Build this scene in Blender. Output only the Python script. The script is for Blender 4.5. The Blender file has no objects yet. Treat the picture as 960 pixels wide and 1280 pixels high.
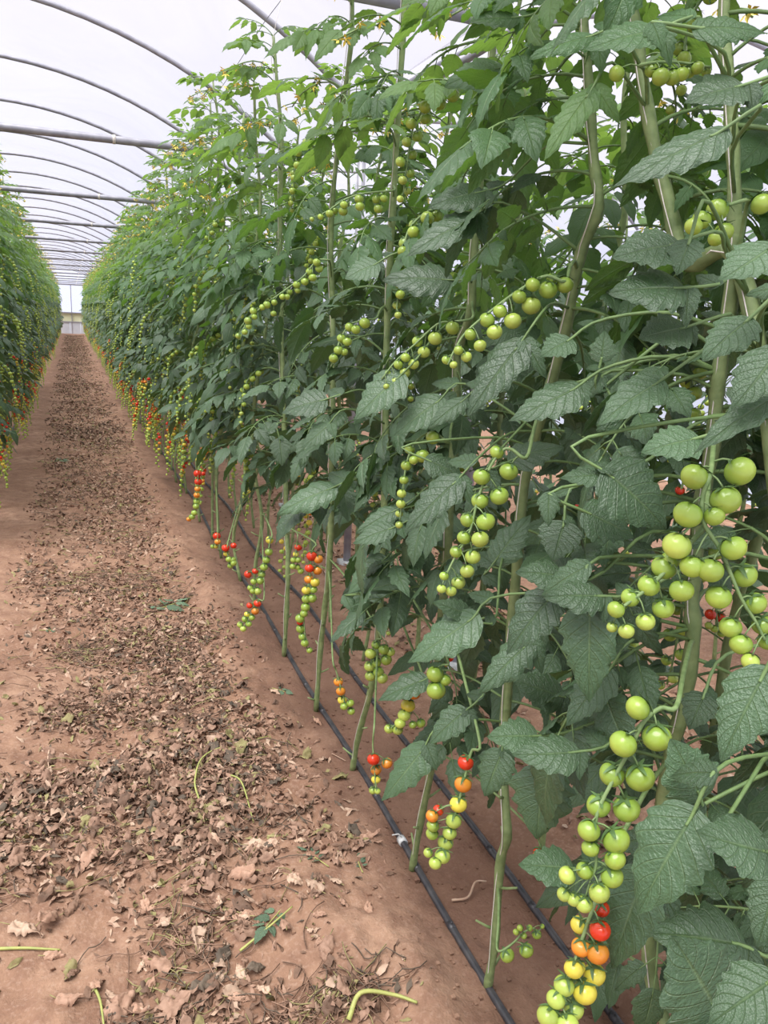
import bpy, math, random
import numpy as np
from mathutils import Vector, Matrix
random.seed(7); rng = np.random.default_rng(7)
scene = bpy.context.scene
COL = scene.collection

# ------------------------------------------------------------------ camera
FPX, HCAM = 990.0, 1.5                       # focal length in pixels of the 960x1280 frame, eye height
AX = np.array([[0.93263576, 0.04181992, -0.35838755],     # world X, Y, Z written in camera axes
               [-0.35779651, 0.23548852, -0.90361873],
               [0.04660689, 0.97097696, 0.23458803]])
CPOS = np.array([0.0, 0.0, HCAM])
cd = bpy.data.cameras.new('camera'); cam = bpy.data.objects.new('camera', cd); COL.objects.link(cam)
M = Matrix([list(AX[0]), list(AX[1]), list(AX[2])]).to_4x4(); M.translation = Vector(CPOS)
cam.matrix_world = M
cd.sensor_fit = 'VERTICAL'; cd.sensor_height = 24.0; cd.lens = 24.0 * FPX / 1280.0
cd.clip_start = 0.02; cd.clip_end = 300
scene.camera = cam

def ray(px, py): return AX @ np.array([px - 480.0, 640.0 - py, -FPX])
def onx(px, py, x): d = ray(px, py); return CPOS + d * (x / d[0])
def onz(px, py, z=0.0): d = ray(px, py); return CPOS + d * ((z - HCAM) / d[2])
def at(px, py, dep): return CPOS + ray(px, py) * (dep / FPX)
def proj(p):
    c = AX.T @ (np.asarray(p, float) - CPOS)
    if c[2] > -0.05: return (9999.0, 9999.0, 0.0)
    return (480 + c[0] / -c[2] * FPX, 640 - c[1] / -c[2] * FPX, -c[2])

# ------------------------------------------------------------------ light
scene.view_settings.view_transform = 'Standard'; scene.view_settings.look = 'None'
scene.view_settings.gamma = 1.0; scene.view_settings.use_curve_mapping = False
scene.view_settings.exposure = 0.76
w = bpy.data.worlds.new('overcast'); scene.world = w; w.use_nodes = True
nt = w.node_tree; nt.nodes.clear()
tc = nt.nodes.new('ShaderNodeTexCoord'); sx = nt.nodes.new('ShaderNodeSeparateXYZ')
mr = nt.nodes.new('ShaderNodeMapRange'); mr.inputs[1].default_value = 0.0; mr.inputs[2].default_value = 1.0
mr.inputs[3].default_value = 0.0; mr.inputs[4].default_value = 1.0
cr = nt.nodes.new('ShaderNodeValToRGB')
cr.color_ramp.elements[0].color = (0.60, 0.63, 0.76, 1); cr.color_ramp.elements[1].color = (1.75, 1.77, 1.82, 1)
e = cr.color_ramp.elements.new(0.35); e.color = (0.72, 0.70, 0.77, 1)
bg = nt.nodes.new('ShaderNodeBackground'); bg.inputs[1].default_value = 1.0
ow = nt.nodes.new('ShaderNodeOutputWorld')
nt.links.new(tc.outputs['Generated'], sx.inputs[0]); nt.links.new(sx.outputs['Z'], mr.inputs[0])
nt.links.new(mr.outputs[0], cr.inputs[0]); nt.links.new(cr.outputs[0], bg.inputs[0]); nt.links.new(bg.outputs[0], ow.inputs[0])
sd = bpy.data.lights.new('hazy_sun', 'SUN'); sd.energy = 4.4; sd.angle = math.radians(42); sd.color = (1.0, 0.985, 0.95)
sun = bpy.data.objects.new('hazy_sun', sd); COL.objects.link(sun)
sun.rotation_euler = Vector((0.42, 0.28, -1.0)).to_track_quat('-Z', 'Y').to_euler()

# ------------------------------------------------------------------ materials
def newmat(name):
    m = bpy.data.materials.new(name); m.use_nodes = True; t = m.node_tree; t.nodes.clear()
    return m, t, (lambda k: t.nodes.new('ShaderNode' + k)), t.links.new
def mth(N, L, op, a, b=None, clamp=False):
    n = N('Math'); n.operation = op; n.use_clamp = clamp
    for i, v in enumerate((a, b)):
        if v is None: continue
        if isinstance(v, (int, float)): n.inputs[i].default_value = v
        else: L(v, n.inputs[i])
    return n.outputs[0]
def mix(N, L, f, a, b):
    n = N('Mix'); n.data_type = 'RGBA'
    for i, v in ((0, f), (6, a), (7, b)):
        if isinstance(v, (int, float)): n.inputs[i].default_value = v
        elif isinstance(v, tuple): n.inputs[i].default_value = (*v, 1)
        else: L(v, n.inputs[i])
    return n.outputs[2]
def leaf_mat(name, top, vein, under, trans, tfac=0.22, rough=0.42, spec=0.5):
    m, t, N, L = newmat(name)
    uv = N('UVMap'); s = N('SeparateXYZ'); L(uv.outputs[0], s.inputs[0])
    v = mth(N, L, 'ABSOLUTE', s.outputs[1])
    q = mth(N, L, 'SUBTRACT', mth(N, L, 'MULTIPLY', s.outputs[0], 7.0), mth(N, L, 'MULTIPLY', v, 2.0))
    fr = mth(N, L, 'FRACT', q)
    d = mth(N, L, 'ABSOLUTE', mth(N, L, 'SUBTRACT', fr, 0.5))            # .5 on the vein
    vl = mth(N, L, 'MULTIPLY', mth(N, L, 'SUBTRACT', d, 0.42), 12.0, True)
    mid = mth(N, L, 'SUBTRACT', 1.0, mth(N, L, 'MULTIPLY', v, 16.0), True)
    vv = mth(N, L, 'MAXIMUM', mth(N, L, 'MULTIPLY', vl, 0.55), mid)
    oi = N('ObjectInfo'); ns = N('TexNoise'); ns.inputs['Scale'].default_value = 14.0; ns.inputs['Detail'].default_value = 3
    tcn = N('TexCoord'); L(tcn.outputs['Object'], ns.inputs['Vector'])
    f1 = mth(N, L, 'ADD', mth(N, L, 'MULTIPLY', oi.outputs['Random'], 0.55), mth(N, L, 'MULTIPLY', ns.outputs['Fac'], 0.5))
    hs = N('HueSaturation'); L(mth(N, L, 'ADD', mth(N, L, 'MULTIPLY', f1, 0.95), 0.50), hs.inputs['Value'])
    L(mix(N, L, mth(N, L, 'MULTIPLY', vv, 0.75), top, vein), hs.inputs['Color'])
    geo = N('NewGeometry')
    colr = mix(N, L, geo.outputs['Backfacing'], hs.outputs[0], under)
    n2 = N('TexNoise'); n2.inputs['Scale'].default_value = 1.0; n2.inputs['Detail'].default_value = 2
    mp = N('Mapping'); mp.inputs['Scale'].default_value = (34, 9, 1); L(uv.outputs[0], mp.inputs[0]); L(mp.outputs[0], n2.inputs['Vector'])
    hgt = mth(N, L, 'SUBTRACT', mth(N, L, 'MULTIPLY', n2.outputs['Fac'], 0.7), mth(N, L, 'MULTIPLY', vv, 0.7))
    bp = N('Bump'); bp.inputs['Strength'].default_value = 0.8; bp.inputs['Distance'].default_value = 0.003; L(hgt, bp.inputs['Height'])
    p = N('BsdfPrincipled'); L(colr, p.inputs['Base Color']); p.inputs['Roughness'].default_value = rough
    p.inputs['Specular IOR Level'].default_value = spec; L(bp.outputs[0], p.inputs['Normal'])
    tr = N('BsdfTranslucent'); tr.inputs[0].default_value = (*trans, 1)
    ms = N('MixShader'); ms.inputs[0].default_value = tfac; L(p.outputs[0], ms.inputs[1]); L(tr.outputs[0], ms.inputs[2])
    o = N('OutputMaterial'); L(ms.outputs[0], o.inputs[0]); return m
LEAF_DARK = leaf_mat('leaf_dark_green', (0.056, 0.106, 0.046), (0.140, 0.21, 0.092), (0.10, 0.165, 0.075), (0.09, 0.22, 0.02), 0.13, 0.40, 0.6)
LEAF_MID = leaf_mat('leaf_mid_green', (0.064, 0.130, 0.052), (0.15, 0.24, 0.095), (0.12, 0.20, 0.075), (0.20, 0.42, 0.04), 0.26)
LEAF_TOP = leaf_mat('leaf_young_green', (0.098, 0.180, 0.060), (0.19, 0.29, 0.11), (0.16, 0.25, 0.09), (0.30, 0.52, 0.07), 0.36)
LEAF_WILT = leaf_mat('leaf_wilted', (0.13, 0.20, 0.12), (0.25, 0.30, 0.18), (0.22, 0.28, 0.18), (0.1, 0.15, 0.05), 0.1, 0.7, 0.3)

def simple_mat(name, c1, c2=None, rough=0.6, scale=30.0, bump=0.0, spec=0.5, metal=0.0, rand=0.0, sss=0.0, detail=4, coat=0.0):
    m, t, N, L = newmat(name)
    p = N('BsdfPrincipled'); p.inputs['Roughness'].default_value = rough; p.inputs['Metallic'].default_value = metal
    p.inputs['Specular IOR Level'].default_value = spec; p.inputs['Coat Weight'].default_value = coat
    tcn = N('TexCoord'); ns = N('TexNoise'); ns.inputs['Scale'].default_value = scale; ns.inputs['Detail'].default_value = detail
    L(tcn.outputs['Object'], ns.inputs['Vector'])
    mr_ = N('MapRange'); mr_.inputs[1].default_value = 0.32; mr_.inputs[2].default_value = 0.68; L(ns.outputs['Fac'], mr_.inputs[0])
    col = mix(N, L, mr_.outputs[0], c1, c2 or c1)
    if rand:
        oi = N('ObjectInfo'); hs = N('HueSaturation'); L(col, hs.inputs['Color'])
        L(mth(N, L, 'ADD', mth(N, L, 'MULTIPLY', oi.outputs['Random'], rand), 1 - rand / 2), hs.inputs['Value']); col = hs.outputs[0]
    L(col, p.inputs['Base Color'])
    if sss: p.inputs['Subsurface Weight'].default_value = sss; p.inputs['Subsurface Radius'].default_value = (0.01, 0.01, 0.004); p.inputs['Subsurface Scale'].default_value = 0.5
    if bump:
        bp = N('Bump'); bp.inputs['Strength'].default_value = bump; bp.inputs['Distance'].default_value = 0.01
        L(ns.outputs['Fac'], bp.inputs['Height']); L(bp.outputs[0], p.inputs['Normal'])
    o = N('OutputMaterial'); L(p.outputs[0], o.inputs[0]); return m
def fruit_mat(name, low, top, rough=0.24):
    m, t, N, L = newmat(name)                       # the shoulder round the stalk has its own tint
    tcn = N('TexCoord'); s = N('SeparateXYZ'); L(tcn.outputs['Object'], s.inputs[0])
    f = mth(N, L, 'MULTIPLY', mth(N, L, 'ADD', s.outputs[2], 0.008), 55.0, True)
    ns = N('TexNoise'); ns.inputs['Scale'].default_value = 160.0; L(tcn.outputs['Object'], ns.inputs['Vector'])
    c = mix(N, L, f, low, top)
    oi = N('ObjectInfo'); hs = N('HueSaturation'); L(c, hs.inputs['Color'])
    L(mth(N, L, 'ADD', mth(N, L, 'MULTIPLY', oi.outputs['Random'], 0.3), mth(N, L, 'ADD', mth(N, L, 'MULTIPLY', ns.outputs['Fac'], 0.16), 0.77)), hs.inputs['Value'])
    p = N('BsdfPrincipled'); L(hs.outputs[0], p.inputs['Base Color']); p.inputs['Roughness'].default_value = rough
    p.inputs['Specular IOR Level'].default_value = 0.5
    o = N('OutputMaterial'); L(p.outputs[0], o.inputs[0]); return m
FM = {'g': fruit_mat('tomato_green', (0.36, 0.46, 0.07), (0.20, 0.31, 0.045)),
      'a': fruit_mat('tomato_pale_green', (0.46, 0.54, 0.10), (0.30, 0.40, 0.07)),
      'y': fruit_mat('tomato_yellow', (0.66, 0.52, 0.06), (0.55, 0.50, 0.06)),
      'o': fruit_mat('tomato_orange', (0.72, 0.20, 0.02), (0.60, 0.26, 0.03)),
      'r': fruit_mat('tomato_red', (0.66, 0.030, 0.010), (0.60, 0.05, 0.012), 0.2)}
STEM = simple_mat('stem_green', (0.15, 0.23, 0.075), (0.11, 0.18, 0.06), 0.6, 60, 0.25, rand=0.25)
STEM_OLD = simple_mat('stem_pale_old', (0.245, 0.31, 0.125), (0.15, 0.21, 0.075), 0.65, 45, 0.4, rand=0.2)
RACH = simple_mat('truss_stalk', (0.22, 0.31, 0.12), (0.14, 0.22, 0.07), 0.6, 80, 0.2)
CALYX = simple_mat('calyx_green', (0.06, 0.115, 0.035), (0.10, 0.18, 0.055), 0.6, 90, 0.1)
PETAL = simple_mat('petal_yellow', (0.85, 0.60, 0.06), (0.80, 0.68, 0.15), 0.5, 60)
STRING = simple_mat('string_white', (0.72, 0.66, 0.60), (0.6, 0.55, 0.5), 0.7, 200)
STEEL = simple_mat('galvanised_steel', (0.38, 0.375, 0.41), (0.27, 0.265, 0.30), 0.45, 18, 0.05, metal=0.25)
HOSE = simple_mat('black_hose', (0.020, 0.021, 0.026), (0.055, 0.052, 0.052), 0.42, 26, 0.2, spec=0.5)
CLEAR = simple_mat('pale_plastic', (0.55, 0.55, 0.52), (0.4, 0.42, 0.42), 0.3, 50)
DRY = [simple_mat('dry_leaf_tan', (0.40, 0.245, 0.165), (0.26, 0.145, 0.092), 0.75, 40, 0.3, rand=0.4),
       simple_mat('dry_leaf_brown', (0.235, 0.135, 0.085), (0.14, 0.082, 0.052), 0.8, 40, 0.3, rand=0.5),
       simple_mat('dry_leaf_grey', (0.155, 0.115, 0.08), (0.095, 0.072, 0.05), 0.85, 40, 0.3, rand=0.4),
       simple_mat('dry_leaf_pale', (0.52, 0.37, 0.26), (0.38, 0.24, 0.16), 0.7, 40, 0.3, rand=0.3),
       simple_mat('dry_stalk_olive', (0.33, 0.30, 0.12), (0.22, 0.17, 0.07), 0.75, 40, 0.3, rand=0.3)]
YSTALK = simple_mat('yellow_green_stalk', (0.42, 0.42, 0.12), (0.30, 0.34, 0.10), 0.6, 50, 0.2)

def soil_mat():
    m, t, N, L = newmat('red_brown_soil')
    geo = N('NewGeometry'); s = N('SeparateXYZ'); L(geo.outputs['Position'], s.inputs[0])
    def noise(sc, det=5, dist=0.0):
        n = N('TexNoise'); n.inputs['Scale'].default_value = sc; n.inputs['Detail'].default_value = det; n.inputs['Distortion'].default_value = dist
        L(geo.outputs['Position'], n.inputs['Vector']); return n.outputs['Fac']
    def rng_(v, a, b):
        n = N('MapRange'); n.inputs[1].default_value = a; n.inputs[2].default_value = b; L(v, n.inputs[0]); return n.outputs[0]
    a, b, c = noise(2.2, 6, 0.4), noise(14, 6), noise(90, 5)
    base = mix(N, L, rng_(a, 0.35, 0.65), (0.255, 0.142, 0.087), (0.390, 0.240, 0.157))
    base = mix(N, L, rng_(b, 0.3, 0.72), base, (0.20, 0.108, 0.070))
    base = mix(N, L, mth(N, L, 'MULTIPLY', rng_(c, 0.5, 0.8), 0.5), base, (0.45, 0.31, 0.23))
    # damp soil along the drip hoses
    dx = mth(N, L, 'ABSOLUTE', mth(N, L, 'SUBTRACT', s.outputs[0], 0.95))
    wet = mth(N, L, 'SUBTRACT', 1.0, rng_(mth(N, L, 'ADD', dx, mth(N, L, 'MULTIPLY', a, 0.35)), 0.26, 0.52))
    base = mix(N, L, mth(N, L, 'MULTIPLY', wet, 0.68), base, (0.120, 0.065, 0.045))
    p = N('BsdfPrincipled'); L(base, p.inputs['Base Color']); p.inputs['Roughness'].default_value = 0.9; p.inputs['Specular IOR Level'].default_value = 0.2
    h = mth(N, L, 'ADD', mth(N, L, 'MULTIPLY', noise(34, 6), 0.7), mth(N, L, 'MULTIPLY', noise(160, 4), 0.3))
    bp = N('Bump'); bp.inputs['Strength'].default_value = 0.75; bp.inputs['Distance'].default_value = 0.012; L(h, bp.inputs['Height']); L(bp.outputs[0], p.inputs['Normal'])
    o = N('OutputMaterial'); L(p.outputs[0], o.inputs[0]); return m
SOIL = soil_mat()
def film_mat():
    m, t, N, L = newmat('milky_film')
    geo = N('NewGeometry'); mp = N('Mapping'); mp.inputs['Scale'].default_value = (0.6, 0.5, 1.4); L(geo.outputs['Position'], mp.inputs[0])
    n = N('TexNoise'); n.inputs['Scale'].default_value = 1.4; n.inputs['Detail'].default_value = 5; n.inputs['Distortion'].default_value = 0.8; L(mp.outputs[0], n.inputs['Vector'])
    r = N('MapRange'); r.inputs[1].default_value = 0.3; r.inputs[2].default_value = 0.7; r.inputs[3].default_value = 0.34; r.inputs[4].default_value = 0.50; L(n.outputs['Fac'], r.inputs[0])
    tp = N('BsdfTransparent'); tp.inputs[0].default_value = (0.98, 0.975, 1.0, 1)
    tl = N('BsdfTranslucent'); tl.inputs[0].default_value = (0.25, 0.245, 0.27, 1)
    df = N('BsdfDiffuse'); df.inputs[0].default_value = (0.5, 0.49, 0.52, 1)
    a = N('MixShader'); a.inputs[0].default_value = 0.3; L(tl.outputs[0], a.inputs[1]); L(df.outputs[0], a.inputs[2])
    b = N('MixShader'); L(r.outputs[0], b.inputs[0]); L(tp.outputs[0], b.inputs[1]); L(a.outputs[0], b.inputs[2])
    o = N('OutputMaterial'); L(b.outputs[0], o.inputs[0]); return m
FILM = film_mat()

# ------------------------------------------------------------------ mesh helpers (all quads)
class MB:
    def __init__(s): s.V = []; s.F = []; s.U = []; s.I = []; s.n = 0; s.mats = []
    def mi(s, m):
        if m not in s.mats: s.mats.append(m)
        return s.mats.index(m)
    def add(s, V, F, U=None, mat=None, M=None):
        V = np.asarray(V, float); F = np.asarray(F, int)
        if M is not None: V = V @ M[:3, :3].T + M[:3, 3]
        s.V.append(V); s.F.append(F + s.n); s.n += len(V)
        s.U.append(np.zeros((len(V), 2)) if U is None else U)
        s.I.append(np.full(len(F), s.mi(mat))); return s
    def addall(s, o, M=None):
        k = 0
        for V, F, U, I in zip(o.V, o.F, o.U, o.I): s.add(V, F - k, U, o.mats[I[0]] if len(I) else o.mats[0], M); k += len(V)
    def mesh(s, name, smooth=True):
        me = bpy.data.meshes.new(name)
        V = np.concatenate(s.V); F = np.concatenate(s.F); U = np.concatenate(s.U)
        me.from_pydata(V, [], F); 
        for m in s.mats: me.materials.append(m)
        me.polygons.foreach_set('material_index', np.concatenate(s.I).astype(np.int32))
        me.polygons.foreach_set('use_smooth', np.full(len(F), smooth))
        uv = me.uv_layers.new(name='UVMap'); uv.data.foreach_set('uv', U[F.ravel()].ravel().astype(np.float32))
        me.update(); return me
def obj(name, me, parent=None, M=None):
    o = bpy.data.objects.new(name, me); COL.objects.link(o)
    if parent is not None: o.parent = parent
    if M is not None: o.matrix_basis = M if isinstance(M, Matrix) else Matrix(M.tolist())
    return o
def tag(o, label=None, cat=None, group=None, kind=None):
    for k, v in (('label', label), ('category', cat), ('group', group), ('kind', kind)):
        if v: o[k] = v
    return o
def unit(v): v = np.asarray(v, float); return v / (np.linalg.norm(v) + 1e-12)
def tube(mb, pts, rad, n=6, mat=None, squash=None):
    P = np.asarray(pts, float); k = len(P); R = np.full(k, rad) if np.isscalar(rad) else np.asarray(rad, float)
    P = np.concatenate([P[:1], P, P[-1:]]); R = np.concatenate([[R[0] * 0.05], R, [R[-1] * 0.05]]); k += 2
    T = np.gradient(P, axis=0); T[0] = T[1]; T[-1] = T[-2]
    a = np.array([0, 0, 1.0]) if abs(unit(T[0])[2]) < 0.9 else np.array([1.0, 0, 0])
    V = []; th = np.arange(n) * 2 * math.pi / n
    for i in range(k):
        t = unit(T[i]); a = unit(a - t * (a @ t)); b = np.cross(t, a)
        V.append(P[i] + R[i] * (np.outer(np.cos(th), a) + np.outer(np.sin(th), b)))
    F = [[i * n + j, i * n + (j + 1) % n, (i + 1) * n + (j + 1) % n, (i + 1) * n + j] for i in range(k - 1) for j in range(n)]
    U = np.array([[i / k, 0] for i in range(k) for j in range(n)], float)
    mb.add(np.concatenate(V), F, U, mat)
def smooth_path(pts, n):
    P = np.asarray(pts, float); m = len(P)
    if m < 3: return P[0] + np.linspace(0, 1, n)[:, None] * (P[-1] - P[0])
    Q = np.concatenate([[2 * P[0] - P[1]], P, [2 * P[-1] - P[-2]]]); out = []
    for t in np.linspace(0, m - 1 - 1e-9, n):
        i = int(t); f = t - i; a, b, c, d = Q[i], Q[i + 1], Q[i + 2], Q[i + 3]
        out.append(0.5 * ((2 * b) + (-a + c) * f + (2 * a - 5 * b + 4 * c - d) * f * f + (-a + 3 * b - 3 * c + d) * f ** 3))
    return np.array(out)
def box(mb, lo, hi, mat):
    x0, y0, z0 = lo; x1, y1, z1 = hi
    V = [(x, y, z) for x in (x0, x1) for y in (y0, y1) for z in (z0, z1)]
    mb.add(V, [(0, 1, 3, 2), (4, 6, 7, 5), (0, 4, 5, 1), (2, 3, 7, 6), (0, 2, 6, 4), (1, 5, 7, 3)], None, mat)
def frame(x, n, o):          # 4x4 with columns: x along, z near n
    x = unit(x); z = unit(np.asarray(n, float) - x * (np.asarray(n, float) @ x)); y = np.cross(z, x)
    m = np.eye(4); m[:3, 0] = x; m[:3, 1] = y; m[:3, 2] = z; m[:3, 3] = o; return m
def rotm(axis, a):
    return np.array(Matrix.Rotation(a, 4, axis))
def scl(s):
    m = np.eye(4); m[0, 0] = m[1, 1] = m[2, 2] = s; return m
def vnoise(x, y, seed=0):
    xi = np.floor(x).astype(int); yi = np.floor(y).astype(int); fx = x - xi; fy = y - yi
    h = lambda a, b: ((np.sin(a * 127.1 + b * 311.7 + seed * 74.7) * 43758.5453) % 1.0)
    fx = fx * fx * (3 - 2 * fx); fy = fy * fy * (3 - 2 * fy)
    return (h(xi, yi) * (1 - fx) + h(xi + 1, yi) * fx) * (1 - fy) + (h(xi, yi + 1) * (1 - fx) + h(xi + 1, yi + 1) * fx) * fy

# ------------------------------------------------------------------ ground
def gz(x, y):
    x = np.asarray(x, float); y = np.asarray(y, float)
    z = 0.022 * np.exp(-((x - 0.60 - 0.05 * np.sin(y * 2.1)) / 0.13) ** 2) - 0.016 * np.exp(-((x - 0.96) / 0.16) ** 2)
    z = z + 0.012 * np.exp(-((x + 0.52) / 0.12) ** 2) - 0.012 * np.exp(-((x - 0.1) / 0.3) ** 2)
    near = (1 / (1 + np.maximum(y, 0) * 0.06)) * (1 + .8 * np.exp(-((x - .62) / .2) ** 2))
    z = z + near * (0.030 * (vnoise(x * 4.2, y * 3.6, 1) - .5) + 0.020 * (vnoise(x * 10, y * 9, 2) - .5) + 0.010 * (vnoise(x * 24, y * 24, 3) - .5) + 0.006 * (vnoise(x * 60, y * 60, 4) - .5))
    return z
ys = [-1.5]
while ys[-1] < 48.4: ys.append(ys[-1] + max(0.012, 0.006 * abs(ys[-1]) + 0.004))
ys = np.array(ys)
xs = np.concatenate([np.linspace(-6.6, -1.0, 40)[:-1], np.linspace(-1.0, 2.0, 230), np.linspace(2.0, 5.8, 40)[1:]])
X, Y = np.meshgrid(xs, ys, indexing='ij'); Z = gz(X, Y)
mb = MB(); ny = len(ys); nx = len(xs)
ii, jj = np.meshgrid(np.arange(nx - 1), np.arange(ny - 1), indexing='ij'); k = (ii * ny + jj).ravel()
mb.add(np.stack([X.ravel(), Y.ravel(), Z.ravel()], 1), np.stack([k, k + ny, k + ny + 1, k + 1], 1), None, SOIL)
g = obj('floor', mb.mesh('floor')); tag(g, 'reddish brown bare soil floor of the tunnel', kind='structure')

# ------------------------------------------------------------------ tunnel: film, hoops, tie bars, posts, end wall
R0, ZC = 3.3, 0.10; HW = 2.15; CX = [-4.90, -0.60, 3.70]; ZB = 2.603; YEND = 48.0
def archpts(cx, y, r=R0, n=25, cut=HW):
    a = math.asin(min(1, cut / r)); th = np.linspace(-a, a, n)
    return np.stack([cx + r * np.sin(th), np.full(n, y), ZC + r * np.cos(th)], 1)
mb = MB()
for cx in CX:
    yy = np.linspace(-2.5, YEND, 40); A = [archpts(cx, y, R0 + 0.03 + 0.012 * (i % 2)) for i, y in enumerate(yy)]; n = 25
    V = np.concatenate(A); F = [[i * n + j, i * n + j + 1, (i + 1) * n + j + 1, (i + 1) * n + j] for i in range(39) for j in range(n - 1)]
    mb.add(V, F, None, FILM)
tag(obj('ceiling', mb.mesh('ceiling')), 'milky white plastic film stretched over the roof hoops', kind='structure')
for nm, x in (('wall_left', -7.05), ('wall_right', 5.85)):
    mb = MB(); nn = 20; yy = np.linspace(-2.5, YEND, nn); V = [(x, y, z) for y in yy for z in (0, ZB)]
    mb.add(V, [[2 * i, 2 * i + 1, 2 * i + 3, 2 * i + 2] for i in range(nn - 1)], None, FILM)
    tag(obj(nm, mb.mesh(nm)), kind='structure')
# back wall: sheet, opening strip, light panels
WPAN = simple_mat('white_panel', (0.62, 0.64, 0.68), (0.52, 0.55, 0.60), 0.5, 3)
HAZE = simple_mat('insect_screen', (0.72, 0.70, 0.46), (0.66, 0.68, 0.44), 0.8, 4)
def back_film():
    m, t, N, L = newmat('end_wall_film')
    tl = N('BsdfTranslucent'); tl.inputs[0].default_value = (0.9, 0.9, 1, 1); tp = N('BsdfTransparent'); tp.inputs[0].default_value = (0.93, 0.93, 1, 1)
    a = N('MixShader'); a.inputs[0].default_value = 0.75; L(tl.outputs[0], a.inputs[1]); L(tp.outputs[0], a.inputs[2])
    o = N('OutputMaterial'); L(a.outputs[0], o.inputs[0]); return m
BF = back_film()
wb = obj('wall_back', None); tag(wb, 'far end wall of film over white panels', kind='structure')
mb = MB(); box(mb, (-7.05, YEND + 0.02, 1.12), (5.85, YEND + 0.05, ZB), BF)
for cx in CX:
    P = archpts(cx, YEND + 0.03); V = []
    for p in P: V += [(p[0], p[1], ZB), (p[0], p[1], max(p[2], ZB + 0.001))]
    mb.add(V, [[2 * i, 2 * i + 2, 2 * i + 3, 2 * i + 1] for i in range(24)], None, BF)
obj('film_sheet', mb.mesh('film_sheet', False), wb)
mb = MB(); box(mb, (-7.05, YEND + 0.03, 0.64), (5.85, YEND + 0.06, 1.12), HAZE); obj('vent_screen', mb.mesh('vent_screen', False), wb)
for i in range(24):
    x0 = -7.05 + i * 0.5375; mb = MB(); box(mb, (x0 + 0.006, YEND - 0.03 - 0.01 * (i % 2), 0), (x0 + 0.53, YEND + 0.0, 0.62), WPAN)
    if i == 0: pm = mb.mesh('panel', False)
    o = obj('panel', mb.mesh('panel', False), wb)
for z in (0.63, 1.12, ZB):
    mb = MB(); box(mb, (-7.05, YEND - 0.06, z - 0.03), (5.85, YEND + 0.02, z + 0.03), STEEL); obj('rail', mb.mesh('rail', False), wb)
for i, x in enumerate(np.arange(-6.4, 5.8, 1.075)):
    mb = MB(); box(mb, (x - 0.02, YEND - 0.05, 0.0), (x + 0.02, YEND, ZB), STEEL); obj('mullion', mb.mesh('mullion', False), wb)
HY = [1.40 + 1.55 * i for i in range(30)]
ordn = ['nearest', 'second', 'third', 'fourth', 'fifth', 'sixth', 'seventh', 'eighth', 'ninth', 'tenth', 'eleventh', 'twelfth']
hm = {}
for ci, cx in enumerate(CX):
    for i, y in enumerate(HY):
        if cx != CX[1] and (i > 12 or i % 2): continue
        if ci not in hm:
            mb = MB(); tube(mb, archpts(0, 0), 0.017, 8, STEEL); hm[ci] = mb.mesh('roof_hoop')
        o = obj('roof_hoop', hm[ci], None, Matrix.Translation((cx, y, 0)))
        if cx == CX[1] and 2 < i < 9: tag(o, 'curved steel roof hoop under the film, %s in sight from the camera' % ordn[i - 3], 'hoop', 'roof hoops')
        elif cx == CX[1]: tag(o, 'curved steel roof hoop far down the tunnel or overhead at the near end', 'hoop', 'roof hoops')
        else: tag(o, 'curved steel roof hoop of the neighbouring bay behind the tomato rows', 'hoop', 'roof hoops of the next bays')
mb = MB(); tube(mb, [(-HW, 0, 0), (-HW / 2, 0, -0.006), (0, 0, -0.01), (HW / 2, 0, -0.006), (HW, 0, 0)], 0.026, 10, STEEL); tbm = mb.mesh('tie_bar')
mb = MB(); tube(mb, [(-0.01, 0, 0), (0.01, 0, 0)], 0.030, 10, STRING); clm = mb.mesh('clamp')
bi = 0
for i, y in enumerate(HY):
    if i % 2 == 0: continue
    o = obj('tie_bar', tbm, None, Matrix.Translation((CX[1], y, ZB)))
    c = obj('clamp', clm, o, Matrix.Translation((0.92, 0, -0.005)))
    if i >= 3:
        if bi < 6: tag(o, 'straight grey steel tie bar across the aisle, %s from the camera' % ordn[bi], 'tie bar', 'tie bars')
        else: tag(o, 'thin grey tie bar far down the aisle', 'tie bar', 'tie bars')
        bi += 1
    else: tag(o, 'grey tie bar almost overhead at the near end', 'tie bar', 'tie bars')
mb = MB(); tube(mb, [(0, 0, -0.05), (0, 0, ZB)], 0.024, 10, STEEL); box(mb, (-0.05, -0.05, -0.03), (0.05, 0.05, 0.03), CLEAR); box(mb, (-0.04, -0.04, ZB - 0.01), (0.04, 0.04, ZB + 0.03), STEEL)
pom = mb.mesh('steel_post')
for i, y in enumerate(HY):
    if i % 2 == 0 and i != 2 or i > 16: continue
    o = obj('steel_post', pom, None, Matrix.Translation((CX[1] + HW, y, 0)))
    tag(o, 'upright grey steel post behind the right tomato bed, part hidden by leaves', 'post', 'posts behind the right bed')
# purlins joining bays
for x in (CX[1] - HW, CX[1] + HW):
    mb = MB(); tube(mb, [(0, 0, 0), (0, 20, 0), (0, YEND + 2.45, 0)], 0.018, 8, STEEL)
    tag(obj('purlin', mb.mesh('purlin'), None, Matrix.Translation((x, -2.5, ZB - .05))), 'thin lengthwise steel pipe above the %s bed where two bays meet' % ('left' if x < 0 else 'right'), 'pipe')

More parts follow.
